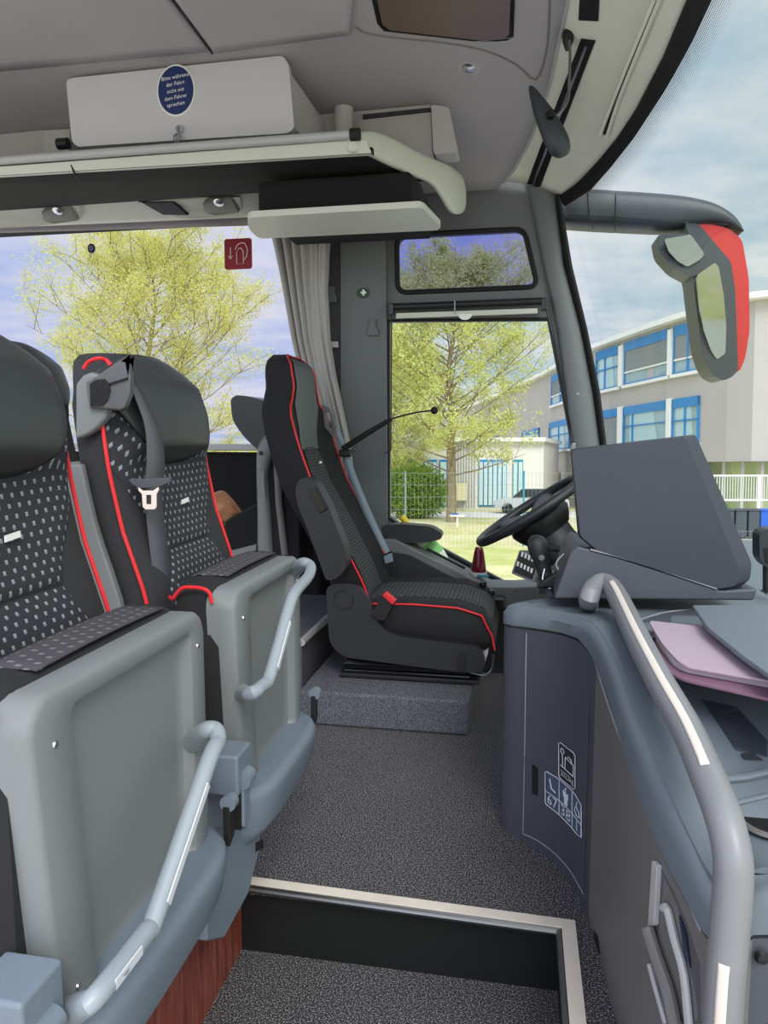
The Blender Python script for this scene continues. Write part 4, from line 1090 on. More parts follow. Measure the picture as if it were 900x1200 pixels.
# panel seams, recess and stickers on the front panel
surfpath([(617, 742), (616, 800), (615, 880), (613, 975)], wb, .0005, .0012).build('seam', M['seamlight'], con)
surfpath([(613, 977), (630, 985), (650, 1000), (668, 1020), (684, 1048)], wb, .0005, .0012).build('seam', M['seamlight'], con)
surfpath([(693.2, 768), (691, 850), (688, 950), (685, 1046)], wb, .0002, .0014).build('seam', M['seam'], con)
def wslab(poly, off, th, name, m, par=con, surf=wb, bevel=0):
    ps = [hit(surf, *p) for p in poly]; ps = [p for p in ps if p]
    n_ = V((0, 0, 0))
    for i in range(1, len(ps) - 1): n_ += (ps[i] - ps[0]).cross(ps[i + 1] - ps[0])
    n_.normalize()
    if n_.dot(CAM - ps[0]) < 0: n_ = -n_
    return MB().slab([p + n_ * off for p in ps], -n_ * th).build(name, m, par, smooth=bevel > 0, bevel=bevel)
surfpath([(694, 767), (722, 851), (759, 950), (795, 1031), (822, 1091)], wb, .001, .0018).build('seam', M['seamlight'], con)
wslab([(615, 886), (624, 890), (630, 896), (631, 900), (631, 934), (616, 928)], .0015, .002, 'latch_recess', M['dashside'])
wslab([(624.5, 895), (630, 899), (631, 903), (630.5, 932), (624.5, 929)], .0035, .002, 'latch_slot', M['rubber'])
def strokes(mb, f, lines, r, closed=False, surf=wb):
    for L in lines:
        ps = []
        for (u, v) in L:
            h = hit(surf, *f(u, v), off=.0028)
            if h: ps.append(h)
        if len(ps) > 1: mb.tube(ps, r, 5, closed=closed)
def patchslab(f, name, m, off, par, n=8, surf=wb):
    def g(u, v): return hit(surf, *f(u, v), off=off)
    return MB().grid(g, n, n).build(name, m, par, solid=.0006)
s1 = lambda u, v: (lerp(656, 675.3, u), lerp(lerp(868.5, 883.5, u), lerp(910.5, 926.5, u), v))
p1 = patchslab(s1, 'load_sticker', M['stickblack'], .0012, con)
mb = MB(); bd = [(0, .04), (.1, 0), (.9, 0), (1, .06), (1, .94), (.92, 1), (.08, 1), (0, .93)]
strokes(mb, s1, [bd], .0011, True)
strokes(mb, s1, [[(.22 + .1 * math.cos(a), .2 + .075 * math.sin(a)) for a in [k * PI / 5 for k in range(10)]]], .0010, True)
strokes(mb, s1, [[(.22, .27), (.24, .62)], [(.08, .62), (.9, .66)], [(.38, .62), (.4, .3), (.9, .36), (.88, .66)], [(.5, .29), (.6, .22), (.75, .26), (.8, .34)]], .0010)
addtext(mb, '2022kg', .26, lambda x, y: hit(wb, *s1(.5 + x * 1.05, .82 - y * .85), off=.0026) or V((0, 0, 0)))
mb.build('symbols', M['stickwhite'], p1, recalc=False)
tp = [(640, 903), (656, 912.5), (673, 927.5), (683, 943)]; bt = [(640, 941.5), (655, 953), (668, 966), (683, 984)]
s2 = lambda u, v: (lerp(640, 682.6, u), lerp(interp(tp, lerp(640, 682.6, u)), interp(bt, lerp(640, 682.6, u)), v))
p2 = patchslab(s2, 'seat_count_sticker', M['stickblue'], .0013, con, 12)
mb = MB()
strokes(mb, s2, [[(0, .04), (.03, 0)] + [(.1 * k, 0) for k in range(1, 10)] + [(1, .05), (1, .95)] + [(1 - .1 * k, 1) for k in range(1, 10)] + [(.02, 1), (0, .94)]], .0012, True)
strokes(mb, s2, [[(.385, 0), (.385, 1)], [(.745, 0), (.745, 1)], [(0, .60), (.385, .60), (.745, .60), (1, .60)]], .0010)
strokes(mb, s2, [[(.12, .16), (.17, .42), (.28, .46)]], .0016)
strokes(mb, s2, [[(.56, .09), (.57, .13), (.56, .16), (.55, .13)], [(.53, .22), (.54, .56)], [(.60, .24), (.60, .56)], [(.56, .18), (.57, .38), (.57, .56)], [(.5, .2), (.52, .36)], [(.62, .22), (.62, .38)]], .0014)
strokes(mb, s2, [[(.88, .12), (.86, .3), (.93, .34), (.95, .48)], [(.84, .3), (.81, .42), (.87, .52), (.93, .48)]], .0010)
for s, u in (('67', .19), ('38', .56), ('1', .87)):
    addtext(mb, s, .5, lambda x, y, u=u: hit(wb, *s2(u + x * .58, .80 - y * .85), off=.0026) or V((0, 0, 0)))
mb.build('symbols', M['stickwhite'], p2, recalc=False)
# pull handle pocket in the side panel
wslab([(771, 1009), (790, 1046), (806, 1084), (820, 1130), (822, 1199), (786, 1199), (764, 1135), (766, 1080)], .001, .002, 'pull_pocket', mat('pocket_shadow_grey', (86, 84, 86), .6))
wslab([(770, 1008), (776, 1014), (772, 1084), (765, 1086)], .008, .008, 'pocket_rim', M['rail'], bevel=.002)
wslab([(798, 1072), (806, 1092), (811, 1134), (804, 1120)], .003, .002, 'pocket_latch', M['bluecable'])
surfpath([(768, 1088), (778, 1120), (792, 1160), (800, 1199)], wb, .012, .010, 10).build('pull_bar', M['panelgrey'], con)
surfpath([(782, 1064), (787, 1066), (795, 1100), (806, 1140), (812, 1199)], wb, .006, .006, 8).build('pull_edge', M['rail'], con)
surfpath([(764, 1130), (772, 1160), (783, 1199)], wb, .004, .004, 8).build('pocket_rim', M['rail'], con)
wslab([(696, 1090), (701, 1097), (704, 1118), (697, 1116)], .001, .002, 'floor_notch', M['rubber'])
# details on top
def tslab(poly, off, th, name, m, par=con, bevel=0, z=None):
    ps = [hit(tb, *p) for p in poly]; ps = [p for p in ps if p]
    return MB().slab([p + V((0, 0, off)) for p in ps], (0, 0, -th)).build(name, m, par, smooth=bevel > 0, bevel=bevel)
def hitT(x, y, off=0):
    p = hit(tb, x, y); return p + V((0, 0, off)) if p else at(x, y, Z=.5 + off)
tslab([(748, 728), (780, 719), (812, 715), (899, 716), (899, 745), (825, 745), (762, 742)], .002, .003, 'bin_opening', M['dashside'])
MB().tube(catmull([hitT(746, 729, .002), hitT(778, 719, .002), hitT(812, 715, .002)], 4), .002, 6).build('bin_rim', M['seamlight'], con)
tslab([(822, 821), (838, 843), (862, 880), (899, 886), (899, 874), (866, 832)], .0015, .002, 'tray_side', M['dashside'])
tslab([(822, 821), (864, 831), (838, 843)], .003, .002, 'tray_front', M['hood'])
tslab([(838, 843), (866, 834), (899, 870), (899, 888), (862, 878)], .003, .002, 'tray_floor', M['hood'])
tslab([(868, 886), (880, 884), (894, 893), (872, 892)], .004, .001, 'tray_notch', M['seam'])
MB().tube([hitT(841, 917, .004), hitT(872, 915, .005), hitT(899, 909, .005), V((.9, hitT(899, 909).y + .02, hitT(899, 909).z + .01))], .006, 8).build('ledge', M['dash'], con)
MB().tube([hitT(857, 944, .002), hitT(899, 934, .002)], .004, 8).build('ledge', M['dash'], con)
cc = hitT(904, 968, 0)
mb = MB().lathe([(0, .002), (.034, .002), (.036, .006), (.040, .006), (.042, .001), (0, 0)], cc + V((0, 0, .002)), V((0, 0, 1)), 36); mb.build('cup_holder_ring', M['panelgrey'], con)
MB().lathe([(0, .0035), (.033, .0035), (.034, .001), (0, 0)], cc + V((0, 0, .002)), V((0, 0, 1)), 36).build('cup_holder', M['rubber'], con)
pe = at(885, 1030, Z=.418)
MB().tube([V((.31, .912, .462)), V((.45, .906, .463)), V((1.0, .903, .463))], .006, 10).build('front_lip', M['dash'], con)
MB().tube([V((.31, .903, .40)), V((1.0, .897, .40))], .003, 8).build('front_seam', M['seamlight'], con)
MB().lathe([(0, .006), (.006, .005), (.009, 0), (0, -.003)], at(893, 1122, Y=.9), (0, -1, 0), 14).build('screw', M['black'], con)
tslab([(617, 705), (625, 701), (638, 700), (632, 705), (622, 707)], .001, .001, 'finger_dimple', M['dashside'])
tslab([(891, 692), (899, 688), (899, 697)], .0015, .002, 'dark_mark', M['rubber'])
# handrail
t = thing('handrail', 'curved grey handrail with pale strip running down from the console to the step', 'handrail', (.22, .84, -.17))
hr = [hitT(690, 714, -.01), hitT(690, 714, .012), at(690, 702, Z=.628), at(695, 690, Z=.645), at(704, 683, Z=.652), at(714, 686, Z=.650), at(724, 700, Z=.643), at(747, 748, Z=.625), at(774, 800, Z=.603), at(805, 855, Z=.578), at(830, 912, Z=.555), at(848, 958, Z=.532), at(858, 1000, Z=.502), at(859, 1035, Z=.470), at(854, 1110, Z=.395), at(848, 1199, Z=.31)]
hr[-2] = V((hr[-3].x - .003, hr[-3].y - .006, .40)); hr[-1] = V((hr[-3].x - .006, hr[-3].y - .010, .30))
hr.append(V((hr[-1].x, hr[-1].y, -.17)))
hp_ = catmull(hr, 6); MB().tube(hp_, .0225, 20).build('tube', M['railtube'], t)
def ribbon(i0, i1, dirv, wd):
    rr = []
    for i in range(i0, i1 + 1):
        tt = (hp_[i + 1] - hp_[i - 1]).normalized(); n_ = V(dirv); n_ = (n_ - tt * n_.dot(tt)).normalized(); b_ = tt.cross(n_)
        rr.append([hp_[i] + (n_ * math.cos(k * wd) + b_ * math.sin(k * wd)) * .0229 for k in (-1, -.5, 0, .5, 1)])
    return MB().loft(rr, caps=False, closed=False)
ribbon(33, 60, (-.3, -.45, 1), .26).build('grip_strip', M['railstrip'], t, solid=.0006)
iz = next(i for i in range(len(hp_)) if hp_[i].z < .385 and i > 50)
ribbon(iz, len(hp_) - 2, (-.4, -.9, 0), .28).build('grip_strip', M['railstrip'], t, solid=.0006)
# folded hood of the ticket desk screen
t = thing('display_hood', 'large dark slanted display hood seen from behind, standing on the console', 'screen hood', (.3, 1.82, .58))
f0 = [(670, 528), (803, 512), (867, 668), (863, 686), (842, 690), (700, 645), (680, 628)]
f1 = [(668, 526), (815, 509), (881, 660), (879, 679), (862, 692), (697, 645), (677, 628)]
f0 = roundpoly(f0, 5, 4); f1 = roundpoly(f1, 5, 4)
MB().loft([[at(*p, Y=1.795) for p in f0], [at(*p, Y=1.815) for p in f1], [at(*p, Y=1.845) for p in f1]]).build('hood_shell', M['hood'], t, ang=25)
MB().loft([[at(*p, Y=1.80) for p in ((649, 702), (668, 648), (676, 640), (700, 646), (770, 668), (845, 692), (888, 690), (884, 704))], [at(*p, Y=1.80) + V((0, .30, 0)) for p in ((652, 702), (668, 652), (676, 642), (700, 646), (770, 668), (845, 694), (888, 698), (884, 704))]]).build('hood_stand', M['dashside'], t, bevel=.006)
MB().tube([at(x, y, Y=1.797) for x, y in ((692, 644), (720, 651), (760, 663), (840, 690))], .0022, 6).build('gap_glint', M['seamlight'], t)  # pale tube painted as light reflecting between hood and stand
# folio
t = thing('folio', 'mauve leather folio with pages lying half under the tray lid on the console', 'folio', hitT(820, 780))
def zs_(poly, z, th, name, m, **k): return MB().slab([at(x, y, Z=z) for x, y in poly], (0, 0, th)).build(name, m, t, **k)
zs_(roundpoly([(757, 745), (762, 765), (782, 790), (800, 799), (900, 822), (1010, 842), (960, 770), (833, 742)], 8, 3), .612, .005, 'back_cover', M['foliodark'], bevel=.002)
zs_(roundpoly([(764, 742), (770, 756), (788, 780), (802, 788), (900, 806), (1000, 822), (950, 768), (835, 742)], 6, 3), .6175, .010, 'pages', mat('folio_pages', (184, 168, 176), .7), bevel=.001)
zs_(roundpoly([(759, 729), (776, 757), (793, 776), (803, 783), (898, 800), (995, 815), (950, 760), (830, 737)], 6, 3), .6285, .004, 'front_cover', M['folio'], bevel=.0015)
MB().box(at(760, 748, Z=.622), (.02, .014, .012)).build('clasp', M['black'], t, bevel=.002)
t = tag(MB().slab([at(x, y, Z=.645) for x, y in ((811, 714), (829, 741), (870, 775), (899, 796), (1000, 862), (1120, 800), (1040, 712))], (0, 0, .009)).build('tray_lid', M['dash'], bevel=.003), 'raised blue grey tray lid above the mauve folio, at the right edge', 'lid')
# gear lever
GY = 1.97
t = thing('gear_lever', 'black gear lever with ball grip and chrome trim beside the display hood', 'gear lever', at(645, 690, Y=GY))
hc = at(631, 642, Y=GY)
MB().loft([[hc + V((k[1] * math.cos(a) + k[2], k[1] * .9 * math.sin(a), k[0])) for a in [2 * PI * j / 20 for j in range(20)]] for k in ((.034, .004, -.004), (.03, .016, -.004), (.018, .025, -.003), (0, .0285, 0), (-.02, .026, .004), (-.04, .021, .01), (-.075, .019, .02), (-.10, .024, .028), (-.12, .03, .034))]).build('grip', M['driverplastic'], t, ang=80)
MB().lathe([(0, .004), (.007, .003), (.008, 0), (0, -.002)], hc + V((.008, -.026, -.022)), (0, -1, .1), 16).build('button', M['panelgrey'], t)
MB().tube(catmull([hc + V((.016, -.026, -.05)), hc + V((.012, -.03, -.08)), hc + V((.03, -.034, -.10)), hc + V((.045, -.03, -.085)), hc + V((.036, -.026, -.055))], 4), .002, 6).build('chrome_trim', M['chrome'], t)
MB().loft([[at(x, y, Y=GY - .04) for x, y in ((628, 690), (636, 680), (655, 668), (668, 670), (664, 684), (650, 690))], [at(x, y, Y=GY - .04) + V((0, .12, 0)) for x, y in ((628, 690), (636, 680), (655, 668), (668, 670), (664, 684), (650, 690))]]).build('boot', M['black'], t, bevel=.008)
tag(MB().tube(catmull([at(x, y, Y=1.93) for x, y in ((692, 642), (675, 644), (660, 650), (652, 660), (655, 668), (663, 678))], 5), .0022, 6).build('cable', M['locker']), 'thin pale cable looping beside the gear lever', 'cable')
# steering wheel
t = thing('steering_wheel', 'black steering wheel tilted towards the driver seat', 'steering wheel', (.05, 2.75, .7))
C0 = V((.045, 2.75, .718)); sl_ = math.radians(34); ex = V((math.cos(sl_), 0, math.sin(sl_))); ey = V((0, 1, 0)); en = V((-math.sin(sl_), 0, math.cos(sl_)))
wp = lambda r, a, h=0: C0 + ex * (r * math.cos(a)) + ey * (r * math.sin(a)) + en * h
MB().tube([wp(.222, 2 * PI * i / 56) for i in range(56)], .0175, 14, closed=True).build('rim', M['driverplastic'], t)
for a0 in (PI * .42, -PI * .42, PI * .72, -PI * .72):
    rr = []
    for k in range(7):
        r = lerp(.05, .218, k / 6); h = lerp(-.045, -.004, (k / 6) ** .8); w = lerp(.085, .035, (k / 6) ** .7)
        c = wp(r, a0, h); d = (ey * math.cos(a0) - ex * math.sin(a0))
        rr.append([c + d * (w * math.cos(b)) + en * (.014 * math.sin(b)) for b in [2 * PI * j / 12 for j in range(12)]])
    MB().loft(rr).build('spoke', M['driverplastic'], t)
MB().lathe([(0, .022), (.07, .018), (.105, .004), (.11, -.02), (.10, -.045), (.085, -.07), (0, -.075)], C0 + en * -.035, en, 32, (1.1, 1.0)).build('hub', M['black'], t)
MB().tube([C0 + en * -.06, C0 + en * -.16, V((.30, 2.75, .42))], [.08, .085, .12], 20).build('column', M['driverplastic'], t)
MB().tube([at(640, 641, Y=2.6), at(660, 644, Y=2.58), at(676, 648, Y=2.56)], .011, 10).build('column_stalk', M['black'], t)
t = thing('switch_panel', 'tilted dark switch panel with pale buttons below the steering wheel', 'switch panel', at(617, 665, Y=2.6))
MB().slab([at(x, y, Y=2.6) for x, y in roundpoly([(609, 644), (634, 656), (625, 683), (599, 672)], 2, 3)], (.03, .06, -.01)).build('housing', M['wall'], t, bevel=.004)
MB().slab([at(x, y, Y=2.597) for x, y in ((609.5, 647), (631, 657), (624, 679), (602, 670))], (0, .004, 0)).build('face', M['black'], t, smooth=False)
for r_, (xa, ya_, xb, yb_) in enumerate(((612, 650, 628, 657.5), (607, 661, 623, 669))):
    for i in range(5):
        x = lerp(xa, xb, i / 4); y = lerp(ya_, yb_, i / 4)
        MB().slab([at(x + a, y + b, Y=2.594) for a, b in ((-.7, -3.2), (1.7, -2.2), (.5, 3), (-1.9, 2))], (0, .005, 0)).build('button', M['btn'], t, bevel=.001)
t = thing('instrument_cluster', 'black instrument housing behind the steering wheel', 'instrument cluster', (.35, 2.75, .56))
MB().loft([[V((x, y, z)) for x, y, z in ((.30, 2.42, .56), (.25, 2.45, .70), (.32, 2.48, .78), (.50, 2.48, .80), (.55, 2.42, .56))], [V((x, y, z)) for x, y, z in ((.30, 3.05, .56), (.25, 3.0, .70), (.32, 2.98, .78), (.50, 2.98, .80), (.55, 3.05, .56))]]).build('housing', M['black'], t, bevel=.01)
# side console at the driver's left
t = thing('driver_side_console', 'dark sloping side console below the driver window', 'console', (-.2, 3.12, 0))
MB().slab([at(x, y, Y=3.0) for x, y in ((420, 632), (462, 632), (474, 638), (533, 667), (573, 688), (600, 689), (690, 684), (690, 712), (420, 712))], (0, .17, 0)).build('top_section', M['wall'], t, bevel=.008)
MB().slab([at(x, y, Y=3.03) for x, y in ((420, 710), (690, 710), (690, 850), (420, 850))], (0, .14, 0)).build('lower_section', M['black'], t, bevel=.006)
MB().slab([at(x, y, Y=2.995) for x, y in ((455, 646), (480, 650), (530, 676), (566, 694), (566, 699), (455, 699))], (0, .004, 0)).build('inset_panel', M['driverplastic'], t, bevel=.002)
for k in range(2): MB().tube([at(500 + 0 * k, 643 + 8 * k, Y=3.06 + .05 * k) , at(545, 666 + 2 * k, Y=3.06 + .05 * k)], .006, 6).build('groove', M['rubber'], t)
t = thing('parking_brake', 'small black brake lever with two knobs on the side console', 'lever', at(575, 700, Y=2.93))
MB().box(at(584, 706, Y=2.95), (.05, .08, .045)).build('box', M['blackgloss'], t, bevel=.004)
MB().tube([at(580, 703, Y=2.93), at(575, 695, Y=2.93), at(567, 686, Y=2.93)], .007, 8).build('lever', M['black'], t)
for x, y in ((566, 684), (575.5, 694)): MB().lathe([(0, .012), (.012, .009), (.016, 0), (.012, -.009), (0, -.012)], at(x, y, Y=2.92), (-.3, -.3, 1), 14).build('knob', M['blackgloss'], t)
t = thing('tumbler', 'dark red tumbler standing on the side console beneath the steering wheel', 'cup', at(561, 671, Y=3.09))
bc = at(561, 671, Y=3.09)
MB().lathe([(0, .004), (.03, .004), (.032, .012), (.028, .04), (.021, .085), (.016, .105), (.014, .108), (0, .108)], bc, (0, 0, 1), 24).build('body', M['maroon'], t)
MB().lathe([(0, -.012), (.034, -.012), (.034, .004), (0, .005)], bc, (0, 0, 1), 24).build('foot', M['locker'], t)
tag(MB().box(at(566, 675, Y=3.04), (.05, .015, .008)).build('lighter', M['teal'], bevel=.003), 'small green lighter lying by the red tumbler', 'lighter')
t = thing('bottle', 'pale plastic bottle with yellow cap and green label leaning behind the armrest', 'bottle', at(500, 640, Y=3.13))
bp_ = [at(x, y, Y=3.13) for x, y in ((472, 607), (477, 613), (481, 618), (486, 624), (492, 630), (500, 637), (512, 650), (519, 658))]
MB().tube(bp_[1:], [.012, .02, .030, .036, .038, .038, .03], 18).build('body', M['bottle'], t)
MB().tube([bp_[0] + (bp_[0] - bp_[1]) * .3, bp_[1]], .0155, 14).build('cap', M['yellow'], t)
MB().tube(bp_[5:7], .0388, 18, caps=False).build('label', M['green'], t)
# dark device at the base of the windscreen
t = thing('windscreen_device', 'small rounded black device at the right edge above the dashboard', 'device', at(896, 650, Y=2.0))
MB().slab([at(x, y, Y=2.0) for x, y in roundpoly([(890, 626), (897, 620), (915, 620), (915, 668), (898, 666), (890, 655)], 5, 3)], (0, .06, 0)).build('body', M['mirrordark'], t, bevel=.008)
MB().slab([at(x, y, Y=1.998) for x, y in ((895, 642), (915, 642), (915, 664), (897, 660))], (0, .01, 0)).build('face', M['rubber'], t, smooth=False)
MB().slab([at(x, y, Y=2.01) for x, y in ((898, 660), (908, 660), (910, 695), (898, 695))], (0, .03, 0)).build('stem', M['black'], t)
#@@PART5
# ------------------------------------------------------------------ mirror arm outside the windscreen
t = thing('exterior_mirror', 'large exterior mirror with red cover hanging from a black arm outside the windscreen', 'mirror', at(700, 240, Y=3.4))
z6 = lambda L: [(x / 3 + 640, y / 3 + 200) for x, y in L]
au = z6([(40, 90), (150, 75), (250, 80), (400, 90), (500, 103), (580, 125), (640, 162), (668, 200), (677, 228)])
al = z6([(45, 200), (150, 208), (250, 213), (400, 219), (480, 215), (540, 205), (600, 205), (640, 215), (672, 232)])
AU = catmull([at(*p, Y=3.42) for p in au], 4); AL = catmull([at(*p, Y=3.42) for p in al], 4)
rr = []
for a, b in zip(AU, AL):
    m_ = (a + b) / 2; h = (a - b) / 2
    rr.append([m_ + h * math.copysign(abs(math.cos(q)) ** .6, math.cos(q)) + V((0, .085 * math.copysign(abs(math.sin(q)) ** .6, math.sin(q)), 0)) for q in [2 * PI * k / 20 for k in range(20)]])
MB().loft(rr).build('arm', M['mirrordark'], t, ang=80)
for L in ([(146, 78), (148, 130), (158, 180), (165, 205)], [(245, 82), (243, 165), (243, 212)]):
    MB().tube([at(*p, Y=3.333) for p in z6(L)], .002, 5).build('arm_joint', M['rubber'], t)
MB().tube([at(*p, Y=3.332) for p in z6([(75, 155), (245, 163), (420, 180), (640, 190)])], .002, 5).build('arm_joint', M['rubber'], t)
def mslab(L, y, d, name, m, bevel=.01, r=6, par=t):
    return MB().slab([at(*p, Y=y) for p in roundpoly(z6(L), r, 4)], (0, d, 0)).build(name, m, par, bevel=bevel, seg=4)
mslab([(520, 178), (560, 182), (650, 205), (690, 245), (713, 380), (716, 560), (700, 660), (682, 702), (664, 712), (640, 400), (600, 290)], 3.36, .2, 'red_cover', M['redpaint'], .03)
mslab([(485, 176), (540, 190), (620, 285), (650, 320), (665, 420), (672, 600), (676, 700), (655, 725), (625, 738), (590, 722), (568, 690), (548, 630), (530, 500), (516, 380), (508, 350), (540, 330)], 3.34, .2, 'housing', M['mirrordark'], .012, 4)
mslab([(388, 228), (420, 222), (500, 222), (560, 232), (600, 318), (560, 350), (510, 376), (450, 345), (400, 290)], 3.325, .14, 'wide_angle_housing', M['mirrordark'], .012)
def mglass(L, y, k, name):
    ps = [at(*p, Y=y) for p in roundpoly(z6(L), 3, 4)]; zc_ = sum(p.z for p in ps) / len(ps)
    MB().slab([p + V((0, -(p.z - zc_) * k, 0)) for p in ps], (0, .02, 0)).build(name, M['mirrorglass'], t, bevel=.001)
mglass([(412, 244), (505, 229), (558, 292), (545, 310), (500, 336), (465, 318), (430, 285)], 3.30, .3, 'wide_angle_glass')
mglass([(524, 372), (586, 330), (600, 345), (622, 440), (636, 540), (638, 640), (608, 662), (585, 630), (556, 560), (538, 470)], 3.30, .19, 'main_glass')
# ------------------------------------------------------------------ outside world (own level ground; the coach leans slightly)
mb = MB(); mb.add([(-150, -60, GZ), (150, -60, GZ), (150, 160, GZ), (-150, 160, GZ)], [[0, 1, 2, 3]])
g = mb.build('ground', M['ground'], smooth=False, out=True); struct(g, 'dry spring lawn around the coach')
mb = MB(); A = [oat(380, 600.5, Z=GZ), oat(720, 600.5, Z=GZ), oat(720, 607, Z=GZ), oat(380, 607, Z=GZ)]
d_ = (A[1] - A[0]) * .6; A[0] -= d_; A[3] -= d_; A[1] += d_; A[2] += d_
g = mb.slab([p + V((0, 0, .01)) for p in A], (0, 0, .02)).build('path', M['path'], smooth=False, out=True); struct(g, 'pale paved path crossing the lawn')
mb = MB(); A = [oat(800, 655, Z=GZ), oat(1100, 640, Z=GZ), oat(1200, 590, Z=GZ), oat(760, 594, Z=GZ)]
g = mb.slab([p + V((0, 0, .008)) for p in A], (0, 0, .012)).build('yard', mat('yard_paving', (204, 194, 178), .9, var=.06, vscale=2), smooth=False, out=True); struct(g, 'tan paved yard in front of the building')
mb = MB(); mb.add([(-30, -7, GZ + .02), (9, -7, GZ + .02), (9, 12, GZ + .02), (-30, 12, GZ + .02)], [[0, 1, 2, 3]])  # unseen pale plate, added to bounce neutral light up to the ceiling
g = mb.build('ground.001', mat('bounce_paving', (200, 196, 190), .95, var=.08, vscale=3), smooth=False, out=True); struct(g, 'unseen pale paving below the coach, added to bounce light upward')
# main building
fp = [(480, 120), (555, 86), (600, 69), (641, 57), (665, 51), (690, 46), (725, 42.2), (760, 39), (790, 36.8), (820, 35), (850, 33.3), (880, 32.1), (910, 31.6), (1000, 30.5)]
plan = [oat(x, 550, D=D) for x, D in fp]; plan = [V((p.x, p.y, 0)) for p in plan]
inn = V((8, 14, 0))
bld = thing('school_building', 'three storey grey building with rows of blue framed windows and a curved flat roof', 'building', (plan[4].x, plan[4].y, GZ), out=True)
mb = MB(); mb.loft([[p + V((0, 0, GZ)), p + V((0, 0, 7.25)), p + inn + V((0, 0, 7.25)), p + inn + V((0, 0, GZ))] for p in plan[:-4]])
mb.loft([[p + V((0, 0, .35)), p + V((0, 0, 7.25)), p + inn + V((0, 0, 7.25)), p + inn + V((0, 0, .35))] for p in plan[-5:]])
mb.build('wall', M['concrete'], bld, smooth=False)
rec = V((.5, .9, 0))
MB().loft([[p + rec + V((0, 0, GZ)), p + rec + V((0, 0, .36)), p + inn + V((0, 0, .36)), p + inn + V((0, 0, GZ))] for p in plan[-5:]]).build('ground_floor_glazing', M['greenglass'], bld, smooth=False)
for x in (848, 870, 893, 915):
    p = oat(x, 550, D=interp(fp, x) + .4); MB().box((p.x, p.y, -1.0), (.12, .12, 2.8)).build('post', M['concrete'], bld, smooth=False)
ov = V((-.35, -.45, 0))
MB().loft([[p + ov + V((0, 0, 7.2)), p + ov + V((0, 0, 7.45)), p + inn + V((0, 0, 7.5)), p + inn + V((0, 0, 7.2))] for p in plan]).build('roof', M['bwhite'], bld, smooth=False)
def facp(px):
    r = V(((px - 450) / FPX, 1)); base = oat(px, 550, D=1); dx, dy = base.x, base.y
    for a, b in zip(plan, plan[1:]):
        ex_, ey_ = b.x - a.x, b.y - a.y; det = dx * (-ey_) + dy * ex_
        if abs(det) < 1e-9: continue
        s = (a.x * (-ey_) + a.y * ex_) / det; u = (dx * a.y - dy * a.x) / det
        if -1e-6 <= u <= 1 + 1e-6 and s > 0: return V((dx * s, dy * s, 0))
    return V((dx, dy, 0)) * 40
def window(x0, x1, z0, z1, blue, divs, style):
    a, b = facp(x0), facp(x1); d = (b - a); L = d.length; d.normalize(); n_ = V((-d.y, d.x, 0))
    if n_.dot(a) > 0: n_ = -n_
    P = lambda s, z, o: a + d * s + V((0, 0, z)) + n_ * o
    fr = MB()
    def bar(s0, s1, za, zb, o=.12): fr.slab([P(s0, za, o), P(s1, za, o), P(s1, zb, o), P(s0, zb, o)], -n_ * .1)
    bar(0, L, z1 - blue, z1)
    bar(0, L, z0, z0 + .08); bar(0, .08, z0, z1); bar(L - .08, L, z0, z1)
    for k in divs: bar(L * k - .05, L * k + .05, z0, z1 - blue)
    f = fr.build('window', M['bblue'], bld, smooth=False)
    MB().slab([P(0.02, z0, .04), P(L - .02, z0, .04), P(L - .02, z1 - blue, .04), P(.02, z1 - blue, .04)], -n_ * .02).build('pane', M['bglass'], f, smooth=False)
    zt = z1 - blue
    if style == 'blind':
        mb = MB(); n = 12; zb = lerp(zt, z0, .62)
        for i in range(n):
            z = lerp(zt, zb, i / n); mb.slab([P(.1, z, .07), P(L - .1, z, .07), P(L - .1, z - (zt - zb) / n * .7, .09), P(.1, z - (zt - zb) / n * .7, .09)], -n_ * .01)
        mb.build('blind', M['blind'], f, smooth=False)
        fr2 = MB().slab([P(0, zb - .06, .12), P(L, zb - .06, .12), P(L, zb + .02, .12), P(0, zb + .02, .12)], -n_ * .05).build('transom', M['bwhite'], f, smooth=False)
    elif style == 'full':
        mb = MB(); n = 20
        for i in range(n):
            z = lerp(zt, z0, i / n); mb.slab([P(.1, z, .07), P(L - .1, z, .07), P(L - .1, z - (zt - z0) / n * .7, .09), P(.1, z - (zt - z0) / n * .7, .09)], -n_ * .01)
        mb.build('blind', M['blind'], f, smooth=False)
    else:
        MB().slab([P(L * .15, z0 + .1, .05), P(L * .8, z0 + .1, .05), P(L * .7, zt, .05), P(L * .15, zt, .05)], n_ * .01).build('curtain', M['curtpale'], f, smooth=False)
        MB().slab([P(0, lerp(z0, zt, .62), .12), P(L, lerp(z0, zt, .62), .12), P(L, lerp(z0, zt, .62) + .07, .12), P(0, lerp(z0, zt, .62) + .07, .12)], -n_ * .05).build('transom', M['bblue'], f, smooth=False)
    MB().slab([P(-.1, z0 - .16, .2), P(L + .1, z0 - .16, .2), P(L + .1, z0, .2), P(-.1, z0, .2)], -n_ * .16).build('sill', M['bwhite'], f, smooth=False)
window(698, 725, 4.65, 7.0, .5, (.4,), 'x'); window(731, 782, 4.65, 7.0, .5, (), 'blind'); window(788, 819, 4.65, 7.0, .5, (.55,), 'blind')
window(704, 725, 1.25, 3.45, .45, (), 'full'); window(731, 782, 1.25, 3.45, .45, (.23,), 'x'); window(788, 819, 1.25, 3.45, .45, (.5,), 'y')
window(644, 668, 1.4, 3.45, .4, (.5,), 'x'); window(646, 668, 4.7, 6.9, .45, (.5,), 'blind'); window(612, 632, 1.4, 3.3, .4, (), 'x'); window(570, 584, 1.6, 3.3, .3, (), 'x')
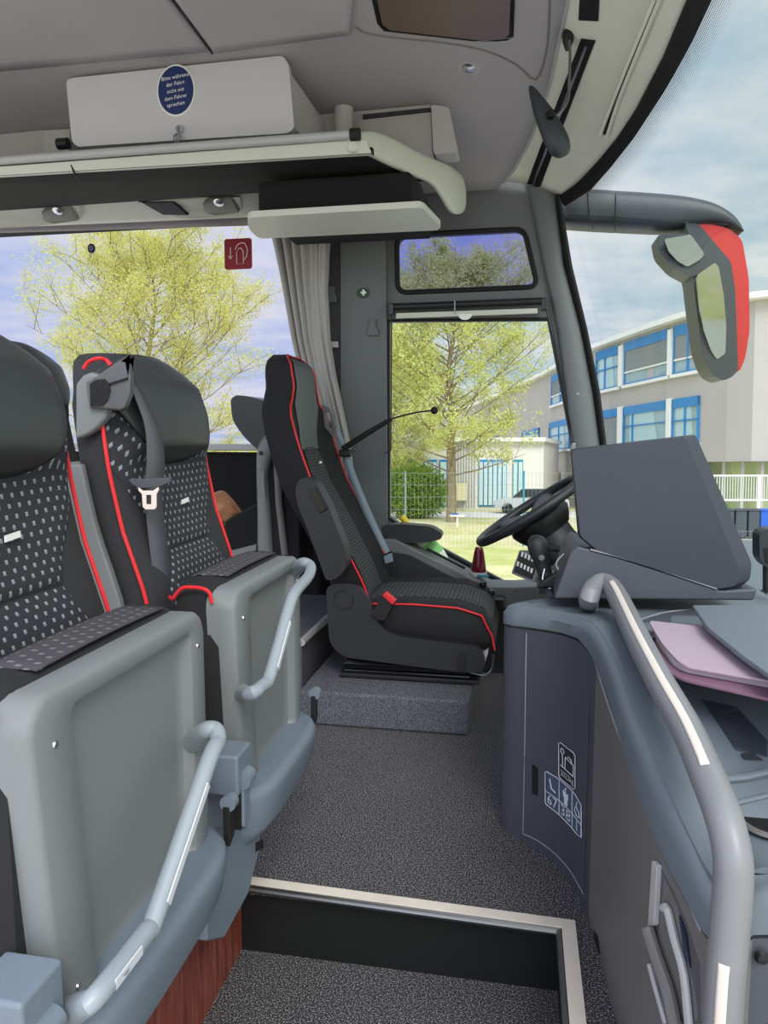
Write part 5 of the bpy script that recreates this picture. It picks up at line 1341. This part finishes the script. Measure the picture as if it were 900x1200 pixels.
for z in (4.65, 1.25):
    for x in (728, 785):
        a = facp(x - 2.2); b = facp(x + 2.2); d = (b - a); n_ = V((-d.y, d.x, 0)).normalized(); n_ = -n_ if n_.dot(a) > 0 else n_
        MB().slab([a + n_ * .2 + V((0, 0, z)), b + n_ * .2 + V((0, 0, z)), b + n_ * .2 + V((0, 0, z + 2.25)), a + n_ * .2 + V((0, 0, z + 2.25))], -n_ * .2).build('pier', M['bwhite'], bld, smooth=False)
a, b = facp(641), facp(657); n_ = V((-.9, -.4, 0)).normalized()
q = MB().slab([a + n_ * .1 + V((0, 0, -1.25)), b + n_ * .1 + V((0, 0, -1.25)), b + n_ * .1 + V((0, 0, -.2)), a + n_ * .1 + V((0, 0, -.2))], -n_ * .08).build('window', M['wood2'], bld, smooth=False)
# low annex behind the tree
ann = thing('annex_building', 'low pale annex with tall blue doors behind the tree trunk', 'building', oat(550, 600, D=46), out=True)
B = lambda px, z, D=46: (lambda p: V((p.x, p.y, z)))(oat(px, 550, D=D))
bk = V((1.2, 6, 0))
MB().slab([B(380, GZ), B(637, GZ), B(637, 1.7), B(380, 1.7)], bk).build('wall', M['facadelight'], ann, smooth=False)
MB().slab([B(378, 1.7, 45.5), B(639, 1.7, 45.5), B(639, 1.95, 45.5), B(378, 1.95, 45.5)], bk * 1.1).build('roof', M['bwhite'], ann, smooth=False)
for x0, x1, z0, z1, m in ((515, 524, -2.3, .6, 'bblue'), (561, 594, -2.3, .6, 'bblue'), (601, 613, -2.4, .6, 'teal'), (440, 512, -2.3, .6, 'bblue')):
    f = MB().slab([B(x0, z0, 45.9), B(x1, z0, 45.9), B(x1, z1, 45.9), B(x0, z1, 45.9)], (0, .15, 0)).build('door', M[m], ann, smooth=False)
    n = max(1, int((x1 - x0) / 5))
    for k in range(n):
        xa, xb = lerp(x0, x1, (k + .12) / n), lerp(x0, x1, (k + .88) / n)
        MB().slab([B(xa, z0 + .1, 45.8), B(xb, z0 + .1, 45.8), B(xb, z1 - .15, 45.8), B(xa, z1 - .15, 45.8)], (0, .08, 0)).build('pane', M['curt2'], f, smooth=False)
MB().slab([B(535, -1.9, 45.3), B(547, -1.9, 45.3), B(547, -.85, 45.3), B(535, -.85, 45.3)], (0, .5, 0)).build('air_unit', mat('unit_beige', (226, 214, 176), .6), ann, smooth=False)
for k in range(12):
    x = 524 + k * 3.2
    if x > 558: break
    MB().slab([B(x, -2.4, 45.9), B(x + .6, -2.4, 45.9), B(x + .6, 1.6, 45.9), B(x, 1.6, 45.9)], (0, .06, 0)).build('facade_seam', M['blind'], ann, smooth=False)
# trees
def tree(name, label, px, D, zb, crown, n_main, leaves, ls, lm, seed, trunk_r=.22, group=None, lean=.1, low=None):
    """crown = list of (height, radius) of the crown envelope"""
    rnd = random.Random(seed); base = oat(px, 550, D=D); base = V((base.x, base.y, zb))
    t = thing(name, label, 'tree', base, out=True, group=group)
    top = crown[-1][0]; segs = []
    nt = 10; tr = [base + V((rnd.uniform(-1, 1) * .012 * top * i / nt * 2, rnd.uniform(-.2, .2), (top * .93) * i / nt)) for i in range(nt + 1)]
    mb = MB(); mb.tube(tr, [lerp(trunk_r, .03, i / nt) for i in range(nt + 1)], 8)
    ends = []
    h0 = crown[0][0]
    for i in range(n_main):
        k = (i + rnd.random()) / n_main; h = lerp(h0 * .8, top * .86, k ** .9)
        f = h / (top * .93) * nt; j = min(nt - 1, int(f)); p0 = tr[j].lerp(tr[j + 1], f - j)
        a = i * 2.4 + rnd.uniform(-.4, .4); R0 = interp(crown, h)
        up = rnd.uniform(.35, .8) * (1 if h > h0 * 1.4 else .35)
        d = V((math.cos(a), math.sin(a), up)); L = R0 * rnd.uniform(.75, 1.05) / math.hypot(1, 0)
        pts = [p0 + d * (L * s) + V((rnd.uniform(-.1, .1), rnd.uniform(-.1, .1), .12 * L * s * s)) * (1 if s else 0) for s in (0, .33, .66, 1)]
        mb.tube(pts, [lerp(trunk_r * .22, .010, s) * lerp(1, .5, k) for s in (0, .33, .66, 1)], 5, caps=False)
        for c_ in range(6):
            s = rnd.uniform(.25, 1); q = p0.lerp(pts[-1], s) if s < .99 else pts[-1]
            f2 = s * 3; jj = min(2, int(f2)); q = pts[jj].lerp(pts[jj + 1], f2 - jj)
            dd = V((rnd.gauss(0, 1), rnd.gauss(0, 1), rnd.uniform(.1, 1.5))).normalized(); l2 = L * rnd.uniform(.25, .5)
            e = q + (dd + d * .5).normalized() * l2; m_ = q.lerp(e, .5) + V((0, 0, .1))
            mb.tube([q, m_, e], [.014, .010, .004], 4, caps=False)
            for c3 in range(4):
                q3 = q.lerp(e, rnd.uniform(.3, 1)); d3 = V((rnd.gauss(0, 1), rnd.gauss(0, 1), rnd.uniform(0, 1.8))).normalized(); e3 = q3 + d3 * l2 * rnd.uniform(.3, .6)
                mb.tube([q3, e3], [.005, .003], 3, caps=False); ends.append((q3, e3))
            ends.append((q, e))
    mb.build('branches', M['bark'], t, smooth=True, recalc=False)
    vs = []; fs = []; per = leaves / len(ends)
    for (q, e) in ends:
        n = int(per) + (1 if rnd.random() < per - int(per) else 0)
        for _ in range(n):
            p = q.lerp(e, rnd.uniform(.15, 1.08)) + V((rnd.gauss(0, .17), rnd.gauss(0, .17), rnd.gauss(0, .17)))
            if low and p.z < low: continue
            a = V((rnd.gauss(0, 1), rnd.gauss(0, 1), rnd.gauss(0, 1))).normalized(); b = a.orthogonal().normalized(); s = ls * rnd.uniform(.6, 1.3); i0 = len(vs)
            vs += [p - a * s, p + b * s * .5, p + a * s, p - b * s * .5]; fs.append((i0, i0 + 1, i0 + 2, i0 + 3))
    b_ = BASE[t.name]; me = bpy.data.meshes.new('foliage'); me.from_pydata([tuple(v - b_) for v in vs], [], fs); me.materials.append(M[lm])
    o = bpy.data.objects.new('foliage', me); COL.objects.link(o); o.parent = t; BASE[o.name] = b_
    return t
tree('leafy_tree', 'young tree with pale yellow green leaves, seen through the rear side window', 180, 26, GZ, [(2.4, 3.2), (5, 3.9), (7.5, 3.3), (9.4, 2.0), (10.9, .6)], 62, 70000, .042, 'leafA', 4, .16)
tree('leafy_tree', 'bright green tree with straight trunk, seen through the driver window', 529, 35, GZ, [(2.6, 4.4), (5.5, 5.0), (8.5, 4.2), (10.5, 2.3), (12, 1.1), (13.2, .3)], 64, 56000, .07, 'leafB', 11, .24)
tree('leafy_tree', 'fainter tree left of the straight trunk, half hidden by the pillar', 462, 44, GZ, [(1.6, 2.3), (4.0, 2.7), (7.5, 2.3), (10.2, .8)], 36, 24000, .08, 'leafB', 21, .14)
def bush(px, D, rx, rz, n, ls, seed, lab, lm='leafC', zb=GZ):
    rnd = random.Random(seed); c = oat(px, 550, D=D); c = V((c.x, c.y, zb)); t = thing('shrub', lab, 'shrub', c, out=True); vs = []; fs = []
    mb = MB()
    for k in range(9):
        a = k * .7; mb.tube([c + V((.1 * math.cos(a), .1 * math.sin(a), 0)), c + V((rx * .5 * math.cos(a), rx * .5 * math.sin(a), rz * 1.3))], [.03, .01], 5)
    mb.build('stems', M['bark'], t)
    for _ in range(n):
        d = V((rnd.gauss(0, 1), rnd.gauss(0, 1), rnd.gauss(0, 1))).normalized() * (rnd.random() ** .4) * (1 + .12 * math.sin(9 * rnd.random()))
        p = c + V((d.x * rx, d.y * rx * .8, rz + d.z * rz)); a = V((rnd.gauss(0, 1), rnd.gauss(0, 1), rnd.gauss(0, 1))).normalized(); b = a.orthogonal().normalized(); s = ls * rnd.uniform(.6, 1.3); i0 = len(vs)
        vs += [p - a * s, p + b * s * .6, p + a * s, p - b * s * .6]; fs.append((i0, i0 + 1, i0 + 2, i0 + 3))
    me = bpy.data.meshes.new('foliage'); me.from_pydata([tuple(v - c) for v in vs], [], fs); me.materials.append(M[lm])
    o = bpy.data.objects.new('foliage', me); COL.objects.link(o); o.parent = t; BASE[o.name] = c
bush(486, 38, 1.75, 1.35, 9000, .09, 3, 'dark green rounded shrub at the left of the tree trunk')
bush(285, 40, 5.5, 1.9, 9000, .12, 6, 'wide yellow green shrub beyond the window sill behind the driver', 'leafA')
bush(120, 58, 8, 2.0, 7000, .12, 7, 'low broad shrub behind the passenger seats', 'leafA')
# near wire fence
t = thing('wire_fence', 'thin green grey wire mesh fence crossing the lawn', 'fence', oat(560, 640, Z=GZ), out=True)
fa = lambda px, z: (lambda p: V((p.x, p.y, z)))(oat(px, 550, D=24))
mb = MB()
for i in range(75):
    x = 380 + i * 4.6; mb.tube([fa(x, GZ), fa(x, -.12)], .0045, 3, caps=False)
for z in (-.12, -.5, -.9, -1.3, -1.7, -2.1): mb.tube([fa(380, z), fa(725, z)], .005, 3, caps=False)
for i in range(40):
    x = 850 + i * 4.5; mb.tube([fa(x, GZ), fa(x, -2.0)], .0045, 3, caps=False)
for z in (-2.0, -2.25): mb.tube([fa(850, z), fa(1030, z)], .005, 3, caps=False)
mb.build('mesh', M['wire'], t, smooth=False)
for x in (400, 470 + 5, 614, 700): MB().tube([fa(x, GZ), fa(x, -.05)], .03, 8).build('post', M['teal'] if x == 614 else M['wire'], t)
# white railing, bins and blue table at the right
t = thing('picket_railing', 'white vertical bar railing below the grey building', 'fence', oat(870, 590, D=29), out=True)
rl = lambda px, z: (lambda p: V((p.x, p.y, z)))(oat(px, 550, D=29))
for i in range(34):
    x = 822 + i * 3.1; MB().box(rl(x, -.75), (.026, .026, 1.0)).build('bar', M['wire2'], t, smooth=False)
for z in (-.25, -1.2): MB().tube([rl(820, z), rl(930, z)], .035, 6).build('rail', M['bwhite'], t)
for x in (822, 890): MB().box(rl(x, -1.35), (.1, .1, 2.3)).build('post', M['bwhite'], t, smooth=False)
def bin_(px, m, lab, cat='bin', D=26.5):
    c = oat(px, 550, D=D); z0 = GZ
    t = thing('wheelie_bin', lab, cat, (c.x, c.y, z0), out=True, group='wheelie bins by the railing')
    MB().box((c.x, c.y, -1.95), (.38, .5, .95)).build('body', m, t, bevel=.03); MB().box((c.x, c.y, -1.44), (.42, .56, .08)).build('lid', m, t, bevel=.02)
    for s in (-1, 1): MB().tube([(c.x + s * .15, c.y + .28, GZ + .1), (c.x + s * .19, c.y + .28, GZ + .1)], .1, 12).build('wheel', M['rubber'], t)
bin_(897, M['binblue'], 'blue wheelie bin at the right edge below the railing')
for x, l in ((853, 'dark wheelie bin furthest left below the white railing'), (868, 'dark wheelie bin second from the left below the railing'), (883, 'dark wheelie bin next to the blue one')): bin_(x, M['bindark'], l)
t = thing('park_sign', 'small white board with blue top on a post beside the tree trunk', 'sign', oat(536, 616, Z=GZ), out=True)
c = oat(536, 617, Z=GZ)
MB().box(c + V((0, 0, .25)), (.07, .07, .5)).build('post', M['bwhite'], t, smooth=False); MB().box(c + V((0, 0, .48)), (.62, .3, .08)).build('board', M['bwhite'], t, bevel=.01); MB().box(c + V((-.12, -.02, .545)), (.34, .3, .05)).build('top_strip', M['binblue'], t, bevel=.01)
# parked car behind the fence
c = oat(622, 599, D=42); c = V((c.x, c.y, GZ))
t = thing('parked_car', 'silver parked car half hidden behind the steering wheel', 'car', c, out=True)
prof = [(-2.0, .35), (-2.05, .7), (-1.5, .85), (-1.0, .9), (1.7, .95), (2.05, .8), (2.1, .4)]
MB().slab([c + V((x, -.8, z)) for x, z in prof], (0, 1.6, 0)).build('body', M['carsilver'], t, bevel=.1)
MB().slab([c + V((x, -.7, z)) for x, z in ((-1.1, .88), (-.5, 1.4), (1.1, 1.42), (1.75, .93))], (0, 1.4, 0)).build('cabin', M['carglass'], t, bevel=.06)
for x in (-1.3, 1.35):
    for y in (-.8, .62): MB().tube([c + V((x, y, .32)), c + V((x, y + .2, .32))], .32, 18).build('wheel', M['rubber'], t)
#@@END
SKY, SKYBACK, SKYTOP, SUN, EXPO = .9, 1.45, 2.6, 2.2, 0.0
# ------------------------------------------------------------------ light, sky, camera
w = bpy.data.worlds.new('Sky'); SC.world = w; w.use_nodes = True
t = NT(w); bg = t.n['Background']
tc = t.new('ShaderNodeTexCoord'); sx = t.new('ShaderNodeSeparateXYZ'); t.link(tc.outputs['Generated'], sx.inputs[0])
# project the direction onto a cloud layer
dz = t.math('MAXIMUM', t.math('ADD', sx.outputs[2], .12), .05)
cx = t.math('DIVIDE', sx.outputs[0], dz); cy = t.math('DIVIDE', sx.outputs[1], dz)
cv = t.new('ShaderNodeCombineXYZ'); t.link(cx, cv.inputs[0]); t.link(cy, cv.inputs[1])
f = t.noise(1.1, 6, .58, cv.outputs[0])
# bluer towards the rear left, greyer green towards the front
hz = t.math('MULTIPLY', t.math('ADD', sx.outputs[0], .25), 1.6, True)
blue = t.new('ShaderNodeMix', data_type='RGBA'); blue.inputs[6].default_value = srgb(180, 204, 246); blue.inputs[7].default_value = srgb(180, 208, 216); t.link(hz, blue.inputs[0])
cl = t.new('ShaderNodeMix', data_type='RGBA'); cl.inputs[6].default_value = srgb(238, 238, 250); cl.inputs[7].default_value = srgb(238, 242, 240); t.link(hz, cl.inputs[0])
mx = t.new('ShaderNodeMix', data_type='RGBA'); t.link(t.ramp(f, [(.36, (0, 0, 0, 1)), (.56, (1, 1, 1, 1))]), mx.inputs[0]); t.link(blue.outputs[2], mx.inputs[6]); t.link(cl.outputs[2], mx.inputs[7])
t.link(mx.outputs[2], bg.inputs['Color'])
# the sunward half of the sky (behind the photographer) is brighter
st = t.math('MULTIPLY', t.math('MAXIMUM', t.math('MULTIPLY', sx.outputs[1], -1.0), 0), SKYBACK)
st2 = t.math('MULTIPLY', t.math('MAXIMUM', t.math('SUBTRACT', sx.outputs[2], .45), 0), SKYTOP)
t.link(t.math('ADD', t.math('ADD', st, st2), SKY), bg.inputs['Strength'])
su = bpy.data.lights.new('sun', 'SUN'); su.energy = SUN; su.angle = math.radians(25); su.color = (1, .97, .92)
so = bpy.data.objects.new('sun', su); COL.objects.link(so)
so.rotation_euler = (V((.35, -.75, .75))).to_track_quat('Z', 'Y').to_euler()
cam = bpy.data.cameras.new('camera'); co = bpy.data.objects.new('camera', cam); COL.objects.link(co)
co.location = CAM; co.rotation_euler = (PI / 2 - TH, 0, PSI)
cam.sensor_fit = 'HORIZONTAL'; cam.sensor_width = 36; cam.lens = 36 * FPX / 900; cam.clip_start = .02; cam.clip_end = 600
SC.camera = co
SC.view_settings.view_transform = 'Standard'; SC.view_settings.look = 'None'; SC.view_settings.gamma = 1; SC.view_settings.exposure = EXPO
SC.view_settings.use_curve_mapping = False
